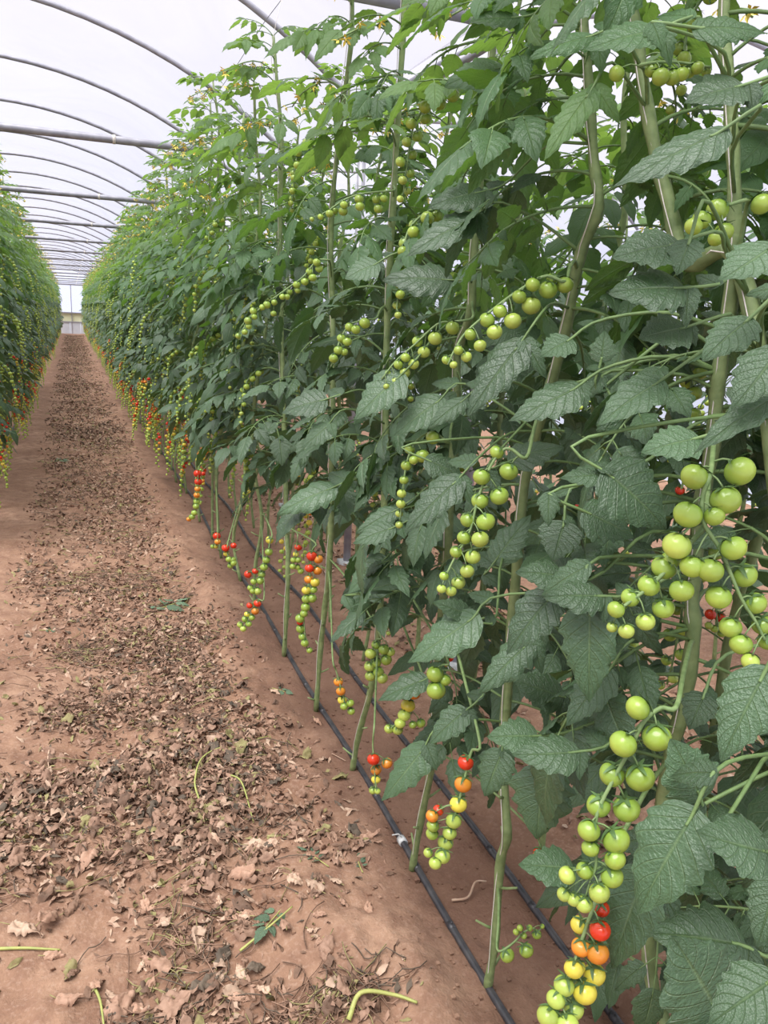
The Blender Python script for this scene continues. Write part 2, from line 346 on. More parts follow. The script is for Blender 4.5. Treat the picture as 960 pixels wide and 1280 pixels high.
# ------------------------------------------------------------------ leaflets
def leaflet(NU, NV, seed, wid=0.30, lobes=5, lobe=0.16, droop=0.22, fold=0.10, puck=0.032, curl=0.10, side=0.0):
    r = np.random.default_rng(seed)
    u = np.linspace(0, 1, NU + 1); v = np.linspace(-1, 1, NV + 1)
    prof = wid * (np.sin(np.pi * np.clip(u, 0, 1) ** 0.70) ** 0.78 * (1 - 0.55 * u ** 1.3) * 1.26 + 0.012)
    ph = r.uniform(-0.06, 0.06, 2)
    U, V = np.meshgrid(u, v, indexing='ij'); A = np.abs(V)
    W = np.repeat(prof[:, None], NV + 1, 1)
    for s in (0, 1):
        uu = u + 0.05 * np.sin(u * 9 + r.uniform(0, 6)); tr = ((uu * lobes + 0.35 + ph[s] * 3) % 1.0); t2 = ((uu * lobes * 2.6 + ph[s] * 9) % 1.0)
        saw = 1 - lobe * 1.25 * (1 - np.minimum(tr / 0.66, (1 - tr) / 0.34)) * np.sin(np.pi * u) ** 0.5 * (1.25 - .6 * u) - 0.30 * lobe * (1 - np.minimum(t2 / 0.6, (1 - t2) / 0.4))
        mask = (V > 0) if s else (V <= 0)
        W = np.where(mask, W * (1 - (1 - saw)[:, None] * A ** 3), W)
    x = U - 0.10 * (1 - U) * A ** 1.5 * 0.9 + 0.06 * A * np.sin(np.pi * U)
    y = V * W + side * (U ** 2)
    q = U * 7.0 - A * 2.0
    z = puck * (np.abs(np.sin(np.pi * (q + 0.5))) ** 0.7 - 0.6) * np.minimum(1, A * 3) * np.sin(np.pi * np.clip(U, 0.02, .98)) ** 0.4
    z = z + fold * W * A - curl * W * A ** 3 * 1.8 - droop * U ** 2 * 0.9 + 0.012 * A ** 2 * np.sin(U * 19 + r.uniform(0, 6) + V) + 0.03 * r.uniform(-1, 1) * V * U
    P = np.stack([x, y, z], -1).reshape(-1, 3)
    n = NV + 1
    F = [[i * n + j, (i + 1) * n + j, (i + 1) * n + j + 1, i * n + j + 1] for i in range(NU) for j in range(NV)]
    return P, np.array(F), np.stack([U.ravel(), V.ravel()], 1)
MATS = {'dark': LEAF_DARK, 'mid': LEAF_MID, 'top': LEAF_TOP, 'wilt': LEAF_WILT}
HLF = []      # hero leaflet meshes (fine), one set per colour
params = [dict(wid=0.30, droop=0.16), dict(wid=0.34, droop=0.30, fold=0.18), dict(wid=0.27, droop=0.36, side=0.08, lobe=0.22), dict(wid=0.36, droop=0.22, curl=0.16, lobe=0.2), dict(wid=0.28, droop=0.2, side=-0.09, fold=-0.05), dict(wid=0.33, droop=0.42, fold=0.05, puck=0.038)]
FINE = {}
def fine_leaflet(i, col):
    if (i, col) not in FINE:
        mb = MB(); P, F, U = leaflet(40, 14, 100 + i, **params[i]); mb.add(P, F, U, MATS[col]); FINE[i, col] = mb.mesh('leaflet')
    return FINE[i, col]
LOWP = {k: [leaflet(NU, NV, 200 + i, **params[i]) for i in range(6)] for k, (NU, NV) in {1: (9, 4), 2: (4, 2)}.items()}

def compound(seed, L=0.27, droop=1.0, pairs=3):
    """rachis points (local: x forward, z up) and leaflets [(matrix, length, variant)]"""
    r = np.random.default_rng(seed); n = 9; th = math.radians(r.uniform(5, 20)); P = [np.zeros(3)]; yaw = 0
    ths = []
    for i in range(n - 1):
        P.append(P[-1] + L / (n - 1) * np.array([math.cos(th) * math.cos(yaw), math.cos(th) * math.sin(yaw), math.sin(th)]))
        ths.append((th, yaw)); th -= math.radians(r.uniform(5, 9)) * droop; yaw += r.uniform(-.06, .06)
    P = np.array(P); out = []
    def put(idx, sd, ln, ang, dn):
        t, yw = ths[min(idx, n - 2)]
        tan = np.array([math.cos(t) * math.cos(yw), math.cos(t) * math.sin(yw), math.sin(t)])
        up = np.array([-math.sin(t), 0, math.cos(t)]); lat = np.cross(up, tan)
        d = tan * math.cos(ang) + lat * sd * math.sin(ang) - np.array([0, 0, 1]) * dn
        nrm = up + lat * sd * -0.10 + r.normal(0, .18, 3) + lat * sd * 0.45
        stalk = 0.012 + 0.02 * (ln > .06)
        base = P[idx] + unit(d) * stalk
        m = frame(d, nrm, base) @ scl(ln); out.append((m, ln, int(r.integers(0, 6)), P[idx]))
    put(n - 1, 0, r.uniform(.095, .125), 0, r.uniform(-.05, .45))
    for k, (ix, ln) in enumerate(((7, .074), (5, .086), (3, .062))[:pairs]):
        for sd in (-1, 1): put(ix, sd, ln * r.uniform(.82, 1.2), r.uniform(.8, 1.3), r.uniform(-.15, .5))
    if pairs > 2: put(6, 1 if r.random() < .5 else -1, .032, 1.2, .3); put(4, 1 if r.random() < .5 else -1, .028, 1.2, .3)
    return P, out
NC = 8
COMP = [compound(300 + i, L=0.205 + 0.012 * (i % 4), droop=1.0 + 0.12 * (i % 3)) for i in range(NC)]
def rachis_mesh(P, outl, mat, n=6):
    mb = MB(); tube(mb, smooth_path(P, 12), np.linspace(.0034, .0016, 12), n, mat)
    for m, ln, v, rb in outl: tube(mb, [rb, (rb + m[:3, 3]) / 2 + (0, 0, .002), m[:3, 3], m[:3, 3] + m[:3, 0] * .1], np.array([.0014, .0012, .001, .0006]), 4, mat)
    return mb
RACHM = [rachis_mesh(P, o, STEM).mesh('leaf') for P, o in COMP]
def comp_mb(i, lod, col):
    P, o = COMP[i]; mb = MB()
    tube(mb, P[::2] if lod == 2 else P, .0026, 3 if lod == 2 else 4, STEM)
    for m, ln, v, rb in o:
        if lod == 2 and ln < .05: continue
        Q, F, U = LOWP[lod][v]; mb.add(Q, F, U, MATS[col], m)
    return mb
LODM = {}
def lod_leaf(i, col):
    if (i, col) not in LODM: LODM[i, col] = comp_mb(i, 1, col).mesh('leaf')
    return LODM[i, col]

# ------------------------------------------------------------------ fruits
def cubesphere(n):
    V = []; F = []; idx = {}
    def vid(p):
        k = tuple(np.round(p, 6))
        if k not in idx: idx[k] = len(V); V.append(p)
        return idx[k]
    g_ = np.tan(np.linspace(-1, 1, n + 1) * math.pi / 4)
    for ax in range(3):
        for sg in (-1, 1):
            for i in range(n):
                for j in range(n):
                    q = []
                    for a, b in ((i, j), (i + 1, j), (i + 1, j + 1), (i, j + 1)):
                        p = np.zeros(3); p[ax] = sg; p[(ax + 1) % 3] = g_[a]; p[(ax + 2) % 3] = g_[b]; q.append(vid(p))
                    F.append(q if sg > 0 else q[::-1])
    return unit_rows(np.array(V)), np.array(F)
def unit_rows(a): return a / np.linalg.norm(a, axis=1)[:, None]
def fruit_geo(n):
    P, F = cubesphere(n); th = np.arctan2(P[:, 1], P[:, 0]); rr = np.hypot(P[:, 0], P[:, 1])
    k = 1 + 0.018 * np.cos(th * 5) * rr * (P[:, 2] > -.3); P = P * k[:, None]
    P[:, 2] = P[:, 2] * 0.92 - 0.16 * np.exp(-(rr / .28) ** 2) * (P[:, 2] > 0) ; return P * 0.0155, F
FG = {n: fruit_geo(n) for n in (8, 4, 2)}
FRM = {}
def fruit_mesh(c, n=8):
    if (c, n) not in FRM: mb = MB(); mb.add(*FG[n], None, FM[c]); FRM[c, n] = mb.mesh('tomato')
    return FRM[c, n]
def calyx_mb(seed, segs=4):
    r = np.random.default_rng(seed); mb = MB(); R = .0155
    for k in range(5):
        a = k * 2 * math.pi / 5 + r.uniform(-.2, .2); ln = r.uniform(.014, .020); lift = r.uniform(-.3, 1.1)
        V = []
        for i in range(segs + 1):
            t = i / segs; rad = .002 + ln * t; zz = .0138 - .003 * (t * 1.2) ** 2 * 1.2 + .012 * lift * max(0, t - .35) ** 1.5
            if lift < .2: zz = .0150 - .0075 * t * t
            wd = .0030 * (1 - t) ** .6 + .0003
            c = np.array([math.cos(a) * rad, math.sin(a) * rad, zz]); l = np.array([-math.sin(a), math.cos(a), 0]) * wd
            V += [c - l, c + (0, 0, -.0004), c + l]
        F = []
        for i in range(segs): b = i * 3; F += [[b, b + 3, b + 4, b + 1], [b + 1, b + 4, b + 5, b + 2]]
        mb.add(V, F, None, CALYX)
    return mb
CALM = [calyx_mb(i).mesh('calyx') for i in range(4)]

def truss(parent, base_w, org, rach, fruits, label=None, fine=True, name='fruit_truss', petals=False):
    """rach: world pts; fruits: (centre world, radius, colour). org: world position of parent."""
    o0 = np.asarray(rach[0], float); mb = MB(); P = smooth_path(rach, max(8, len(rach) * 4))
    tube(mb, P - o0, np.linspace(.0036, .0017, len(P)), 6, RACH)
    items = []
    for c, rad, col in fruits:
        c = np.asarray(c, float); cand = P.copy(); dd = np.linalg.norm(P - c - (0, 0, rad * .8), axis=1); j = int(np.argmin(dd)); j = max(0, j - 1)
        q = P[j]; d = q - c; ax = unit(unit(d) * .8 + np.array([0, 0, .75])); tip = c + ax * rad * .82
        midp = (q + tip) / 2 + (0, 0, .35 * np.linalg.norm(q - tip) * .35)
        tube(mb, smooth_path([q - o0, midp - o0, tip - o0], 5), .0012 * (rad / .0155) ** .5, 4, RACH)
        m = frame(np.cross(ax, [0.3, 1, .2]), ax, c) @ rotm('Z', random.uniform(0, 6.28)) @ scl(rad / .0155)
        items.append((m, col))
    if fine:
        t = obj(name, mb.mesh(name), parent, Matrix.Translation(Vector(o0 - org)))
        sh = np.eye(4); sh[:3, 3] = -o0
        for m, col in items:
            obj('tomato', fruit_mesh(col, 8), t, sh @ m); obj('calyx', CALM[random.randrange(4)], t, sh @ m)
        return t
TCOL = {'ripe': 'rrroyyggggggga', 'turn': 'royygggggggga', 'orange': 'ooyyggggggaa', 'green': 'gggggggggggaaa'}
def truss_layout(r, kind, up=1.0, n=None, spread=1.0, az=None, reach=0.0):
    """generic truss in local coords hanging out along +x"""
    cols = TCOL[kind]; n = n or int(r.integers(11, 16)); ln = .022 * n * r.uniform(.85, 1.1)
    out = r.uniform(.05, .10) * spread + reach; rz = []
    m = 10; p = np.zeros(3); th = math.radians(r.uniform(10, 35)) * up; P = [p]
    for i in range(m):
        st = ((ln + out) / m) if not reach else (reach / 2 if i < 2 else (ln + out - reach) / (m - 2)); P.append(P[-1] + st * np.array([math.cos(th), r.normal(0, .1), math.sin(th)])); th = max(th - math.radians(26 if kind != 'green' else r.uniform(13, 22)), -1.48)
    P = np.array(P); fr = []  # fruit pairs along the stalk
    for k in range(n):
        t = ((.28 if not reach else .34) + (.72 if not reach else .66) * k / (n - 1)) * (len(P) - 1.001); i = int(t); q = P[i] * (1 - t + i) + P[i + 1] * (t - i)
        rad = .0140 * (1 - .45 * (k / n) ** 2) * r.uniform(.92, 1.06); s = 1 if k % 2 else -1
        a = r.uniform(-.5, .5); off = np.array([.55 * math.sin(a), s * math.cos(a), 0]) * (rad * 1.15 + .003)
        c = q + off + np.array([r.normal(0, .002), 0, -rad * .8])
        fr.append((c, rad, cols[min(len(cols) - 1, int(k * len(cols) / n))]))
    return P, fr
TRV = {}
def truss_variant(kind, v, lod):
    if (kind, v, lod) not in TRV:
        r = np.random.default_rng(500 + v + hash(kind) % 1 * 0 + {'ripe': 0, 'turn': 20, 'orange': 40, 'green': 60}[kind])
        P, fr = truss_layout(r, kind, reach=(.0, .03, .08, .15)[v] if kind == 'green' else (.0, .06, .10, .15)[v]); mb = MB(); tube(mb, P, .0022, 4, RACH); n = 4 if lod == 1 else 2
        for c, rad, col in fr:
            mb.add(FG[n][0] * (rad / .0155) + c, FG[n][1], None, FM[col])
        TRV[kind, v, lod] = mb
    return TRV[kind, v, lod]
TRME = {}
def truss_me(kind, v, lod):
    if (kind, v, lod) not in TRME: TRME[kind, v, lod] = truss_variant(kind, v, lod).mesh('fruit_truss')
    return TRME[kind, v, lod]
# yellow blossoms of the top trusses
def flower_mb(seed):
    r = np.random.default_rng(seed); mb = MB(); P = smooth_path([(0, 0, 0), (.05, 0, .02), (.10, .01, .0), (.14, 0, -.03)], 8); tube(mb, P, .0016, 4, RACH)
    for k in range(9):
        q = P[2 + k % 6]; s = 1 if k % 2 else -1; c = q + np.array([r.uniform(-.01, .01), s * r.uniform(.008, .02), r.uniform(-.02, .012)])
        tube(mb, [q, c], .0009, 3, RACH); dn = unit([r.uniform(-.4, .8), s * .5, -.7]); M_ = frame(np.cross(dn, [0, 0, 1]) + 1e-3, dn, c)
        for j in range(5):
            a = j * 1.257; d = np.array([math.cos(a), math.sin(a), .45]); l = np.array([-math.sin(a), math.cos(a), 0]) * .0024
            V = [np.zeros(3), d * .006 - l, d * .012 + (0, 0, .002 * (j % 2)), d * .006 + l]
            mb.add(V, [[0, 1, 2, 3]], None, PETAL if k < 7 else CALYX, M_)
        tube(mb, [c, c + dn * .006], .0013, 4, PETAL)
    return mb
FLM = [flower_mb(i) for i in range(3)]; FLME = [m.mesh('flower_cluster') for m in FLM]

# ------------------------------------------------------------------ hero trusses (photo positions, fruit by fruit)
HT = []   # (plant key, depth, label, rachis px, fruits (px, py, r px, colour))
HT.append(('A', .88, 'green forked truss with large fruit', [(888, 592), (878, 622), (880, 654), (900, 686), (914, 719), (928, 751), (944, 776), (956, 800)],
 '925,589,19g 868,596,17g 907,625,19g 860,643,18g 846,682,18a 865,708,15g 888,713,16g 917,685,16g 930,719,16g 898,746,16g 944,754,14g 913,784,14g 926,805,14g 938,827,11a 953,781,13g 893,645,13g 960,800,13g'))
HT.append(('A', .90, 'green side branch of the large-fruited truss', [(881, 654), (862, 680), (843, 702), (819, 727), (800, 743), (781, 757), (772, 768)],
 '830,709,16g 852,738,15g 829,760,14g 811,732,14g 807,777,12a 788,747,12g 783,789,10a 770,762,11g 765,784,7a 838,700,12g'))
HT.append(('A', .90, 'long green truss hanging from the thick stem', [(845, 884), (826, 885), (805, 902), (788, 936), (767, 974), (747, 1015), (745, 1046), (745, 1081), (738, 1100)],
 '797,885,15g 821,922,18g 779,930,17g 800,972,18g 765,968,16g 783,1011,17g 748,1007,15g 770,1050,17g 736,1038,14g 769,1074,13g 765,1096,14g 749,1116,13a 730,1130,11a 709,1094,11a 705,1118,9a 717,1124,9a 731,1088,11g 738,1060,11g'))
HT.append(('A', .95, 'ripening truss with a red top and yellow-green tip', [(752, 1098), (745, 1125), (740, 1139), (728, 1173), (714, 1215), (700, 1252), (694, 1285)],
 '752,1136,10r 750,1163,13r 747,1191,14o 743,1218,14y 731,1240,15y 717,1261,13a 685,1270,14a 709,1280,14a 724,1156,11y 717,1211,12y 705,1232,13a 695,1249,12a 726,1184,12o 722,1208,10y'))
HT.append(('B', 1.28, 'green truss of evenly tapering fruit', [(658, 572), (640, 562), (628, 563), (612, 585), (597, 625), (587, 665), (567, 700), (555, 725)],
 '621,565,9g 636,589,12g 602,596,11g 624,620,12g 600,626,11g 607,652,12g 585,650,10g 600,674,11a 580,672,9g 591,696,10a 584,714,9a 573,728,9a 564,739,7a 552,736,6a 555,720,6g 570,690,8g'))
HT.append(('B', 1.28, 'long green truss arching out at face height', [(706, 352), (682, 345), (647, 364), (612, 390), (582, 416), (568, 438), (560, 456)],
 '706,356,11g 685,362,12g 664,382,12a 649,371,9g 666,356,9g 641,401,11a 625,389,9g 618,415,10a 609,400,10g 600,432,8a 588,418,8g 583,446,7a 573,438,6g 567,456,5a 558,450,6g 690,348,7g'))
HT.append(('C', 1.62, 'green truss with its tip almost touching its neighbour', [(590, 398), (568, 402), (547, 405), (518, 431), (495, 451), (477, 474)],
 '566,410,9g 544,423,9a 522,427,7g 530,440,8a 517,455,7a 498,456,6g 506,466,7a 494,477,6a 483,483,4a 475,479,5g 486,467,5g 507,447,6g'))
HT.append(('C', 1.65, 'narrow green truss hanging between the leaves', [(560, 552), (541, 540), (520, 552), (508, 580), (504, 615), (500, 650)],
 '541,547,9g 528,570,9g 512,561,7g 508,582,7g 505,600,6g 502,617,6a 501,630,6a 499,642,5a 499,656,5a 517,575,6g'))
HT.append(('C', 1.42, 'low truss, orange above and green below', [(600, 930), (590, 938), (584, 960), (574, 1000), (562, 1040), (548, 1076)],
 '582,953,10r 579,980,11o 573,1005,11y 567,1026,10a 562,1041,9a 557,1053,10a 553,1070,10a 544,1079,8a 535,1066,6a 540,1042,8g 548,1013,7r 540,1020,8o 541,1032,8g'))
HT.append(('D', 1.85, 'low truss with one orange fruit above pale green ones', [(530, 850), (520, 855), (510, 880), (500, 900), (486, 912)],
 '517,866,9o 510,882,9y 505,894,8a 500,904,7a 497,912,7a 486,911,6a 526,904,6g 516,906,5g'))
HT.append(('D', 1.75, 'short green truss tucked under the leaves', [(560, 825), (552, 832), (546, 850), (545, 866)], '544,843,11g 545,863,12g 556,850,8g'))
HT.append(('E', 2.3, 'pale green truss seen from the side', [(476, 795), (470, 800), (465, 820), (463, 845)],
 '463,817,7a 470,828,7g 462,833,7a 473,840,7g 463,845,7a 480,812,7g 483,825,7g 478,848,7a 488,815,6a 470,806,6g'))
HT.append(('E', 2.3, 'small hanging truss from orange to green', [(416, 825), (420, 838), (425, 856), (433, 885)], '423,852,6o 426,864,6o 428,875,6y 430,883,5g 438,879,5g 439,889,5g'))
HT.append(('D', 1.95, 'small low truss with one red fruit', [(468, 905), (466, 930), (468, 960), (470, 990)], '467,949,8r 484,954,7o 470,962,7o 470,974,6y 466,988,5a 472,989,4a'))
HT.append(('F', 2.6, 'truss of red, orange and green beside the pale stem', [(395, 680), (390, 690), (386, 730), (380, 770), (384, 815)],
 '390,695,7r 398,699,6o 387,710,6r 397,713,6o 386,724,6o 394,728,6y 383,738,6y 383,749,6g 390,748,6g 382,759,6g 380,767,5g 375,773,6g 376,786,6g 378,796,5g 381,804,5g 387,813,4g 392,737,5g 375,778,4r'))
HT.append(('G', 2.95, 'slender green truss with a red fruit at its side', [(340, 668), (337, 680), (330, 710), (320, 740)],
 '337,675,5y 336,690,5g 333,700,5g 330,709,5g 327,718,5g 325,726,5g 322,739,5a 317,727,4g 310,718,5r 319,714,4r 313,735,4g 316,739,4g'))
HT.append(('G', 2.9, 'low truss hanging over the soil, red at one end', [(330, 748), (322, 750), (313, 770), (304, 785)],
 '322,754,5r 319,764,5o 312,757,4r 315,772,4g 306,774,4g 311,780,4g 304,786,4a 300,781,4a 309,768,4y'))
HT.append(('H', 3.5, 'low truss with red fruit by the drip hose', [(285, 678), (284, 690), (287, 706)], '282,685,5r 292,682,4r 283,692,4y 286,699,4g 291,700,4g 288,707,4g 292,704,4g'))
HT.append(('I', 3.9, 'short low truss with one red fruit', [(272, 662), (272, 684)], '271,670,5r 272,677,4o 270,683,3y 266,683,3g'))
HT.append(('J', 4.4, 'straight hanging truss graded from red to green', [(248, 585), (247, 615), (242, 645)], '247,592,5r 248,602,5r 247,611,4o 246,619,4o 246,627,4g 245,633,4g 243,641,4g 240,646,4g 236,649,3o'))
HT.append(('D', 2.05, 'green truss arching out above the middle leaves', [(492, 238), (471, 240), (449, 243), (430, 250), (412, 262), (395, 272)],
 '449,249,6g 450,258,6g 430,256,5g 429,264,6g 418,263,5g 412,267,5g 401,271,4g 471,249,6g 473,261,6g 480,248,5g 390,274,3g'))
HT.append(('E', 2.5, 'very long green truss running down to the left', [(410, 325), (396, 326), (380, 345), (360, 360), (335, 378), (310, 400), (300, 425)],
 '396,328,5g 399,336,5g 387,340,5g 391,347,5g 381,352,5g 371,356,5g 372,363,4g 362,365,4g 353,371,4g 359,371,4g 343,378,4g 334,381,5g 328,384,4g 342,392,4g 317,389,5g 318,396,4g 310,401,5g 311,408,4g 306,415,4g 298,420,4g'))
HT.append(('D', 2.15, 'short green truss in the middle of the leaves', [(470, 398), (456, 400), (437, 406), (425, 425), (416, 450)],
 '456,404,7g 437,409,6g 445,412,6g 427,423,6g 434,427,6g 423,438,6g 430,440,5g 417,448,6g'))
HT.append(('Z', 1.12, 'green truss high up near the top of the plant', [(800, 82), (820, 78), (850, 78), (888, 84)], '771,92,10g 826,96,11g 815,88,9g 841,97,10g 852,93,9g 872,85,8g 862,90,8g 883,90,6g'))
HT.append(('Z', 1.0, 'shaded green truss below the tallest leaves', [(935, 250), (915, 255), (890, 265), (870, 285)], '897,262,14g 877,275,12g 867,283,11g 905,290,12g 952,255,13g 895,298,10g'))
HT.append(('B', 1.61, 'tiny young green truss low on the stem', [(622, 1188), (640, 1180), (655, 1165), (668, 1160)], '634,1194,9g 658,1188,9g 671,1168,6g 645,1165,4g 650,1160,4g 662,1160,4g 655,1170,4g 678,1158,3g'))

HT.append(('A', 1.12, 'single red fruit peeping between the leaves', [(862, 596), (855, 602), (851, 612)], '850,613,6r'))
HT.append(('A', 1.35, 'two red fruits with small green ones in a gap', [(900, 745), (895, 760), (898, 790)], '888,768,7r 900,771,7r 893,786,5g 902,792,5g 886,782,5a'))
HT.append(('C', 1.75, 'single orange-red fruit above the farther hose', [(668, 1040), (673, 1050), (676, 1060)], '676,1068,10r'))
HT.append(('F', 2.9, 'small hanging truss with a red fruit', [(372, 668), (371, 680), (369, 700)], '373,684,5r 370,693,4y 367,700,4g 373,700,4g 366,708,4g 372,709,4a 376,714,4g'))
# front-row plants near the camera: key -> (stem px polyline, plane x)
FRONT = {'Z': ([(1010, 900), (975, 640), (925, 330), (860, 330), (835, 250), (815, 170), (798, 60), (785, -60)], .84, 'tomato plant at the right edge, its green stem rising to the top of the photo'),
 'A': ([(846, 1400), (838, 1300), (810, 1190), (835, 960), (852, 890), (866, 800), (865, 740), (875, 640), (890, 560), (898, 470), (915, 360), (918, 240), (912, 120), (905, 0)], .84, 'tomato plant with a thick stem and large green fruit beside it, nearest on the right'),
 'B': ([(608, 1245), (618, 1180), (625, 1080), (634, 1040), (628, 960), (635, 850), (645, 720), (656, 600), (680, 510), (705, 420), (725, 320), (748, 260), (742, 200), (735, 90), (730, 0)], .84, 'tomato plant with the long bare stem at the bottom and two long green trusses'),
 'C': ([(515, 1080), (525, 1030), (540, 950), (545, 850), (555, 740), (562, 640), (570, 520), (572, 440), (588, 390), (592, 320), (600, 220), (610, 130), (620, 0)], .84, 'tomato plant above the hose joint with an orange and green truss at its foot'),
 'D': ([(440, 965), (448, 920), (466, 850), (475, 760), (480, 640), (482, 520), (484, 400), (490, 280), (497, 150), (505, 20)], .84, 'tomato plant just past the hose joint, a small red truss by its foot'),
 'E': ([(395, 880), (400, 820), (406, 760), (412, 700), (414, 640), (415, 560), (416, 420), (414, 280), (425, 160), (440, 40)], .84, 'tomato plant with a pale bare stem and a small orange truss at its foot'),
 'F': ([(355, 810), (358, 770), (360, 710), (358, 650), (355, 540), (352, 420), (350, 300), (352, 180)], .84, 'tomato plant with a thick pale leg and a red, orange and green truss beside it'),}
KEYS_FAR = {'G': 3.85, 'H': 4.35, 'I': 4.85, 'J': 5.35}

# keep-clear list: procedural leaves may not grow right in front of these
CLEAR_PTS = []
def parse(fs):
    out = []
    for tkn in fs.split():
        c = tkn[-1]; a, b, r_ = tkn[:-1].split(','); out.append((float(a), float(b), float(r_), c))
    return out
for h in HT:
    for (a, b, r_, c) in parse(h[4]): CLEAR_PTS.append((a, b, r_ + 5, h[1] + .03))
for k_, (pp, x_, l_) in FRONT.items():
    if k_ in 'AB':
        for p_, q_ in zip(pp[:-1], pp[1:]):
            for t_ in (0, .5): CLEAR_PTS.append((p_[0] + (q_[0] - p_[0]) * t_, p_[1] + (q_[1] - p_[1]) * t_, 7, proj(onx(p_[0], p_[1], x_))[2]))
CLEAR_ARR = np.array(CLEAR_PTS)
def blocked(p, rad):
    x, y, d = proj(p)
    if d < 0.45: return True
    rr = rad / d * FPX
    q = CLEAR_ARR; k = (np.hypot(q[:, 0] - x, q[:, 1] - y) < q[:, 2] + rr * .8) & (d < q[:, 3])
    return bool(k.any())

def stem_tube(pts, r0, r1, seed, stubs=True, zlo=0.65, mats=None):
    r = np.random.default_rng(seed); n = max(14, int(len(pts) * 4)); P = smooth_path(pts, n); mb = MB()
    R = np.interp(np.linspace(0, 1, n), [0, .35, .75, 1], [r0 * .85, r0, (r0 + r1) / 2, r1]) * (1 + .12 * np.sin(np.arange(n) * 1.7))
    tube(mb, P, R, 8, STEM_OLD if stubs else STEM)
    if stubs:
        for k in range(6):
            z = .08 + k * zlo / 6; i = int(np.argmin(abs(P[:, 2] - P[0, 2] - z))); a = k * 2.4 + seed
            d = np.array([math.cos(a), math.sin(a), .45]); tube(mb, [P[i], P[i] + d * .022, P[i] + d * r.uniform(.03, .05) + (0, 0, .004)], np.array([.0045, .0034, .0026]), 6, STEM_OLD)
    return mb, P
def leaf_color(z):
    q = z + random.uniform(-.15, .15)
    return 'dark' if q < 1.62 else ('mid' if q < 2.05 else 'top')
def leaf_matrix(bp, az, pitch, sc, roll=0):
    return np.array(Matrix.Translation(Vector(bp)) @ Matrix.Rotation(az, 4, 'Z') @ Matrix.Rotation(-pitch, 4, 'Y') @ Matrix.Rotation(roll, 4, 'X')) @ scl(sc)

def plant_leaves(r, P, zlo, ztop, step=.072, face=math.pi, sz=1.0):
    """yield (matrix in the frame of P, compound index, height)"""
    z = zlo; k = r.integers(0, 10); H = P[:, 2]
    while z < ztop:
        i = int(np.argmin(abs(H - z))); bp = P[i]; k += 1
        az = face + (k % 2) * math.pi * (1 if r.random() < .72 else 0) + r.normal(0, .75)
        f = (z - zlo) / (ztop - zlo)
        pitch = math.radians(r.uniform(-24, 26) + 30 * max(0, f - .6) / .4)
        sc = sz * r.uniform(.82, 1.16) * (1 - .45 * max(0, f - .6) / .4)
        yield leaf_matrix(bp, az, pitch, sc, r.uniform(-.35, .35)), int(r.integers(0, NC)), z
        z += step * r.uniform(.7, 1.3)

def near_plant(name, key, P, org, label, seed, zlo, ztop, group, step=.066, check=True, face=math.pi, maxn=60, gens=()):
    r = np.random.default_rng(seed); root = obj('tomato_plant', None); root.location = org; root.empty_display_size = .1
    tag(root, label, 'tomato plant', group)
    mb, PP = stem_tube([p - org for p in P], .0118, .0062, seed)
    obj('stem', mb.mesh('stem'), root); cnt = 0
    for m, ci, z in plant_leaves(r, PP, zlo, ztop, step, face):
        Pc, outl = COMP[ci]; ok = False
        for tries in range(7):
            bad = False
            if check:
                for lm, ln, v, rb in outl:
                    if ln < .05: continue
                    cen = (m @ lm @ np.array([.5, 0, 0, 1]))[:3] + org
                    if blocked(cen, ln * .42 * m_scale(m)): bad = True; break
            if not bad: ok = True; break
            m = leaf_matrix(m[:3, 3], face + r.uniform(-2.6, 2.6), math.radians(r.uniform(-25, 10)), r.uniform(.7, 1.05), r.uniform(-.3, .3))
        if not ok or cnt >= maxn: continue
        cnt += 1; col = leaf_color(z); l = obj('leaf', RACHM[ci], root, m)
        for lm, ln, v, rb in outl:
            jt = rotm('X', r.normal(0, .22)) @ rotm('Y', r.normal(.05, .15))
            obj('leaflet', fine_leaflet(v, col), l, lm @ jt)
    for z, kind, az in gens:
        i = int(np.argmin(abs(PP[:, 2] - z))); Pt, fr = truss_layout(r, kind); Rm = np.array(Matrix.Rotation(az, 3, 'Z')); b = PP[i] + org
        truss(root, None, org, Pt @ Rm.T + b, [(Rm @ c + b, rd, cl) for c, rd, cl in fr])
    for z in (ztop - .28, ztop - .5):
        i = int(np.argmin(abs(PP[:, 2] - z)))
        obj('flower_cluster', FLME[seed % 3], root, leaf_matrix(PP[i], face + r.uniform(-1, 1), .1, 1.5))
    return root, PP
def m_scale(m): return float(np.linalg.norm(m[:3, 0]))

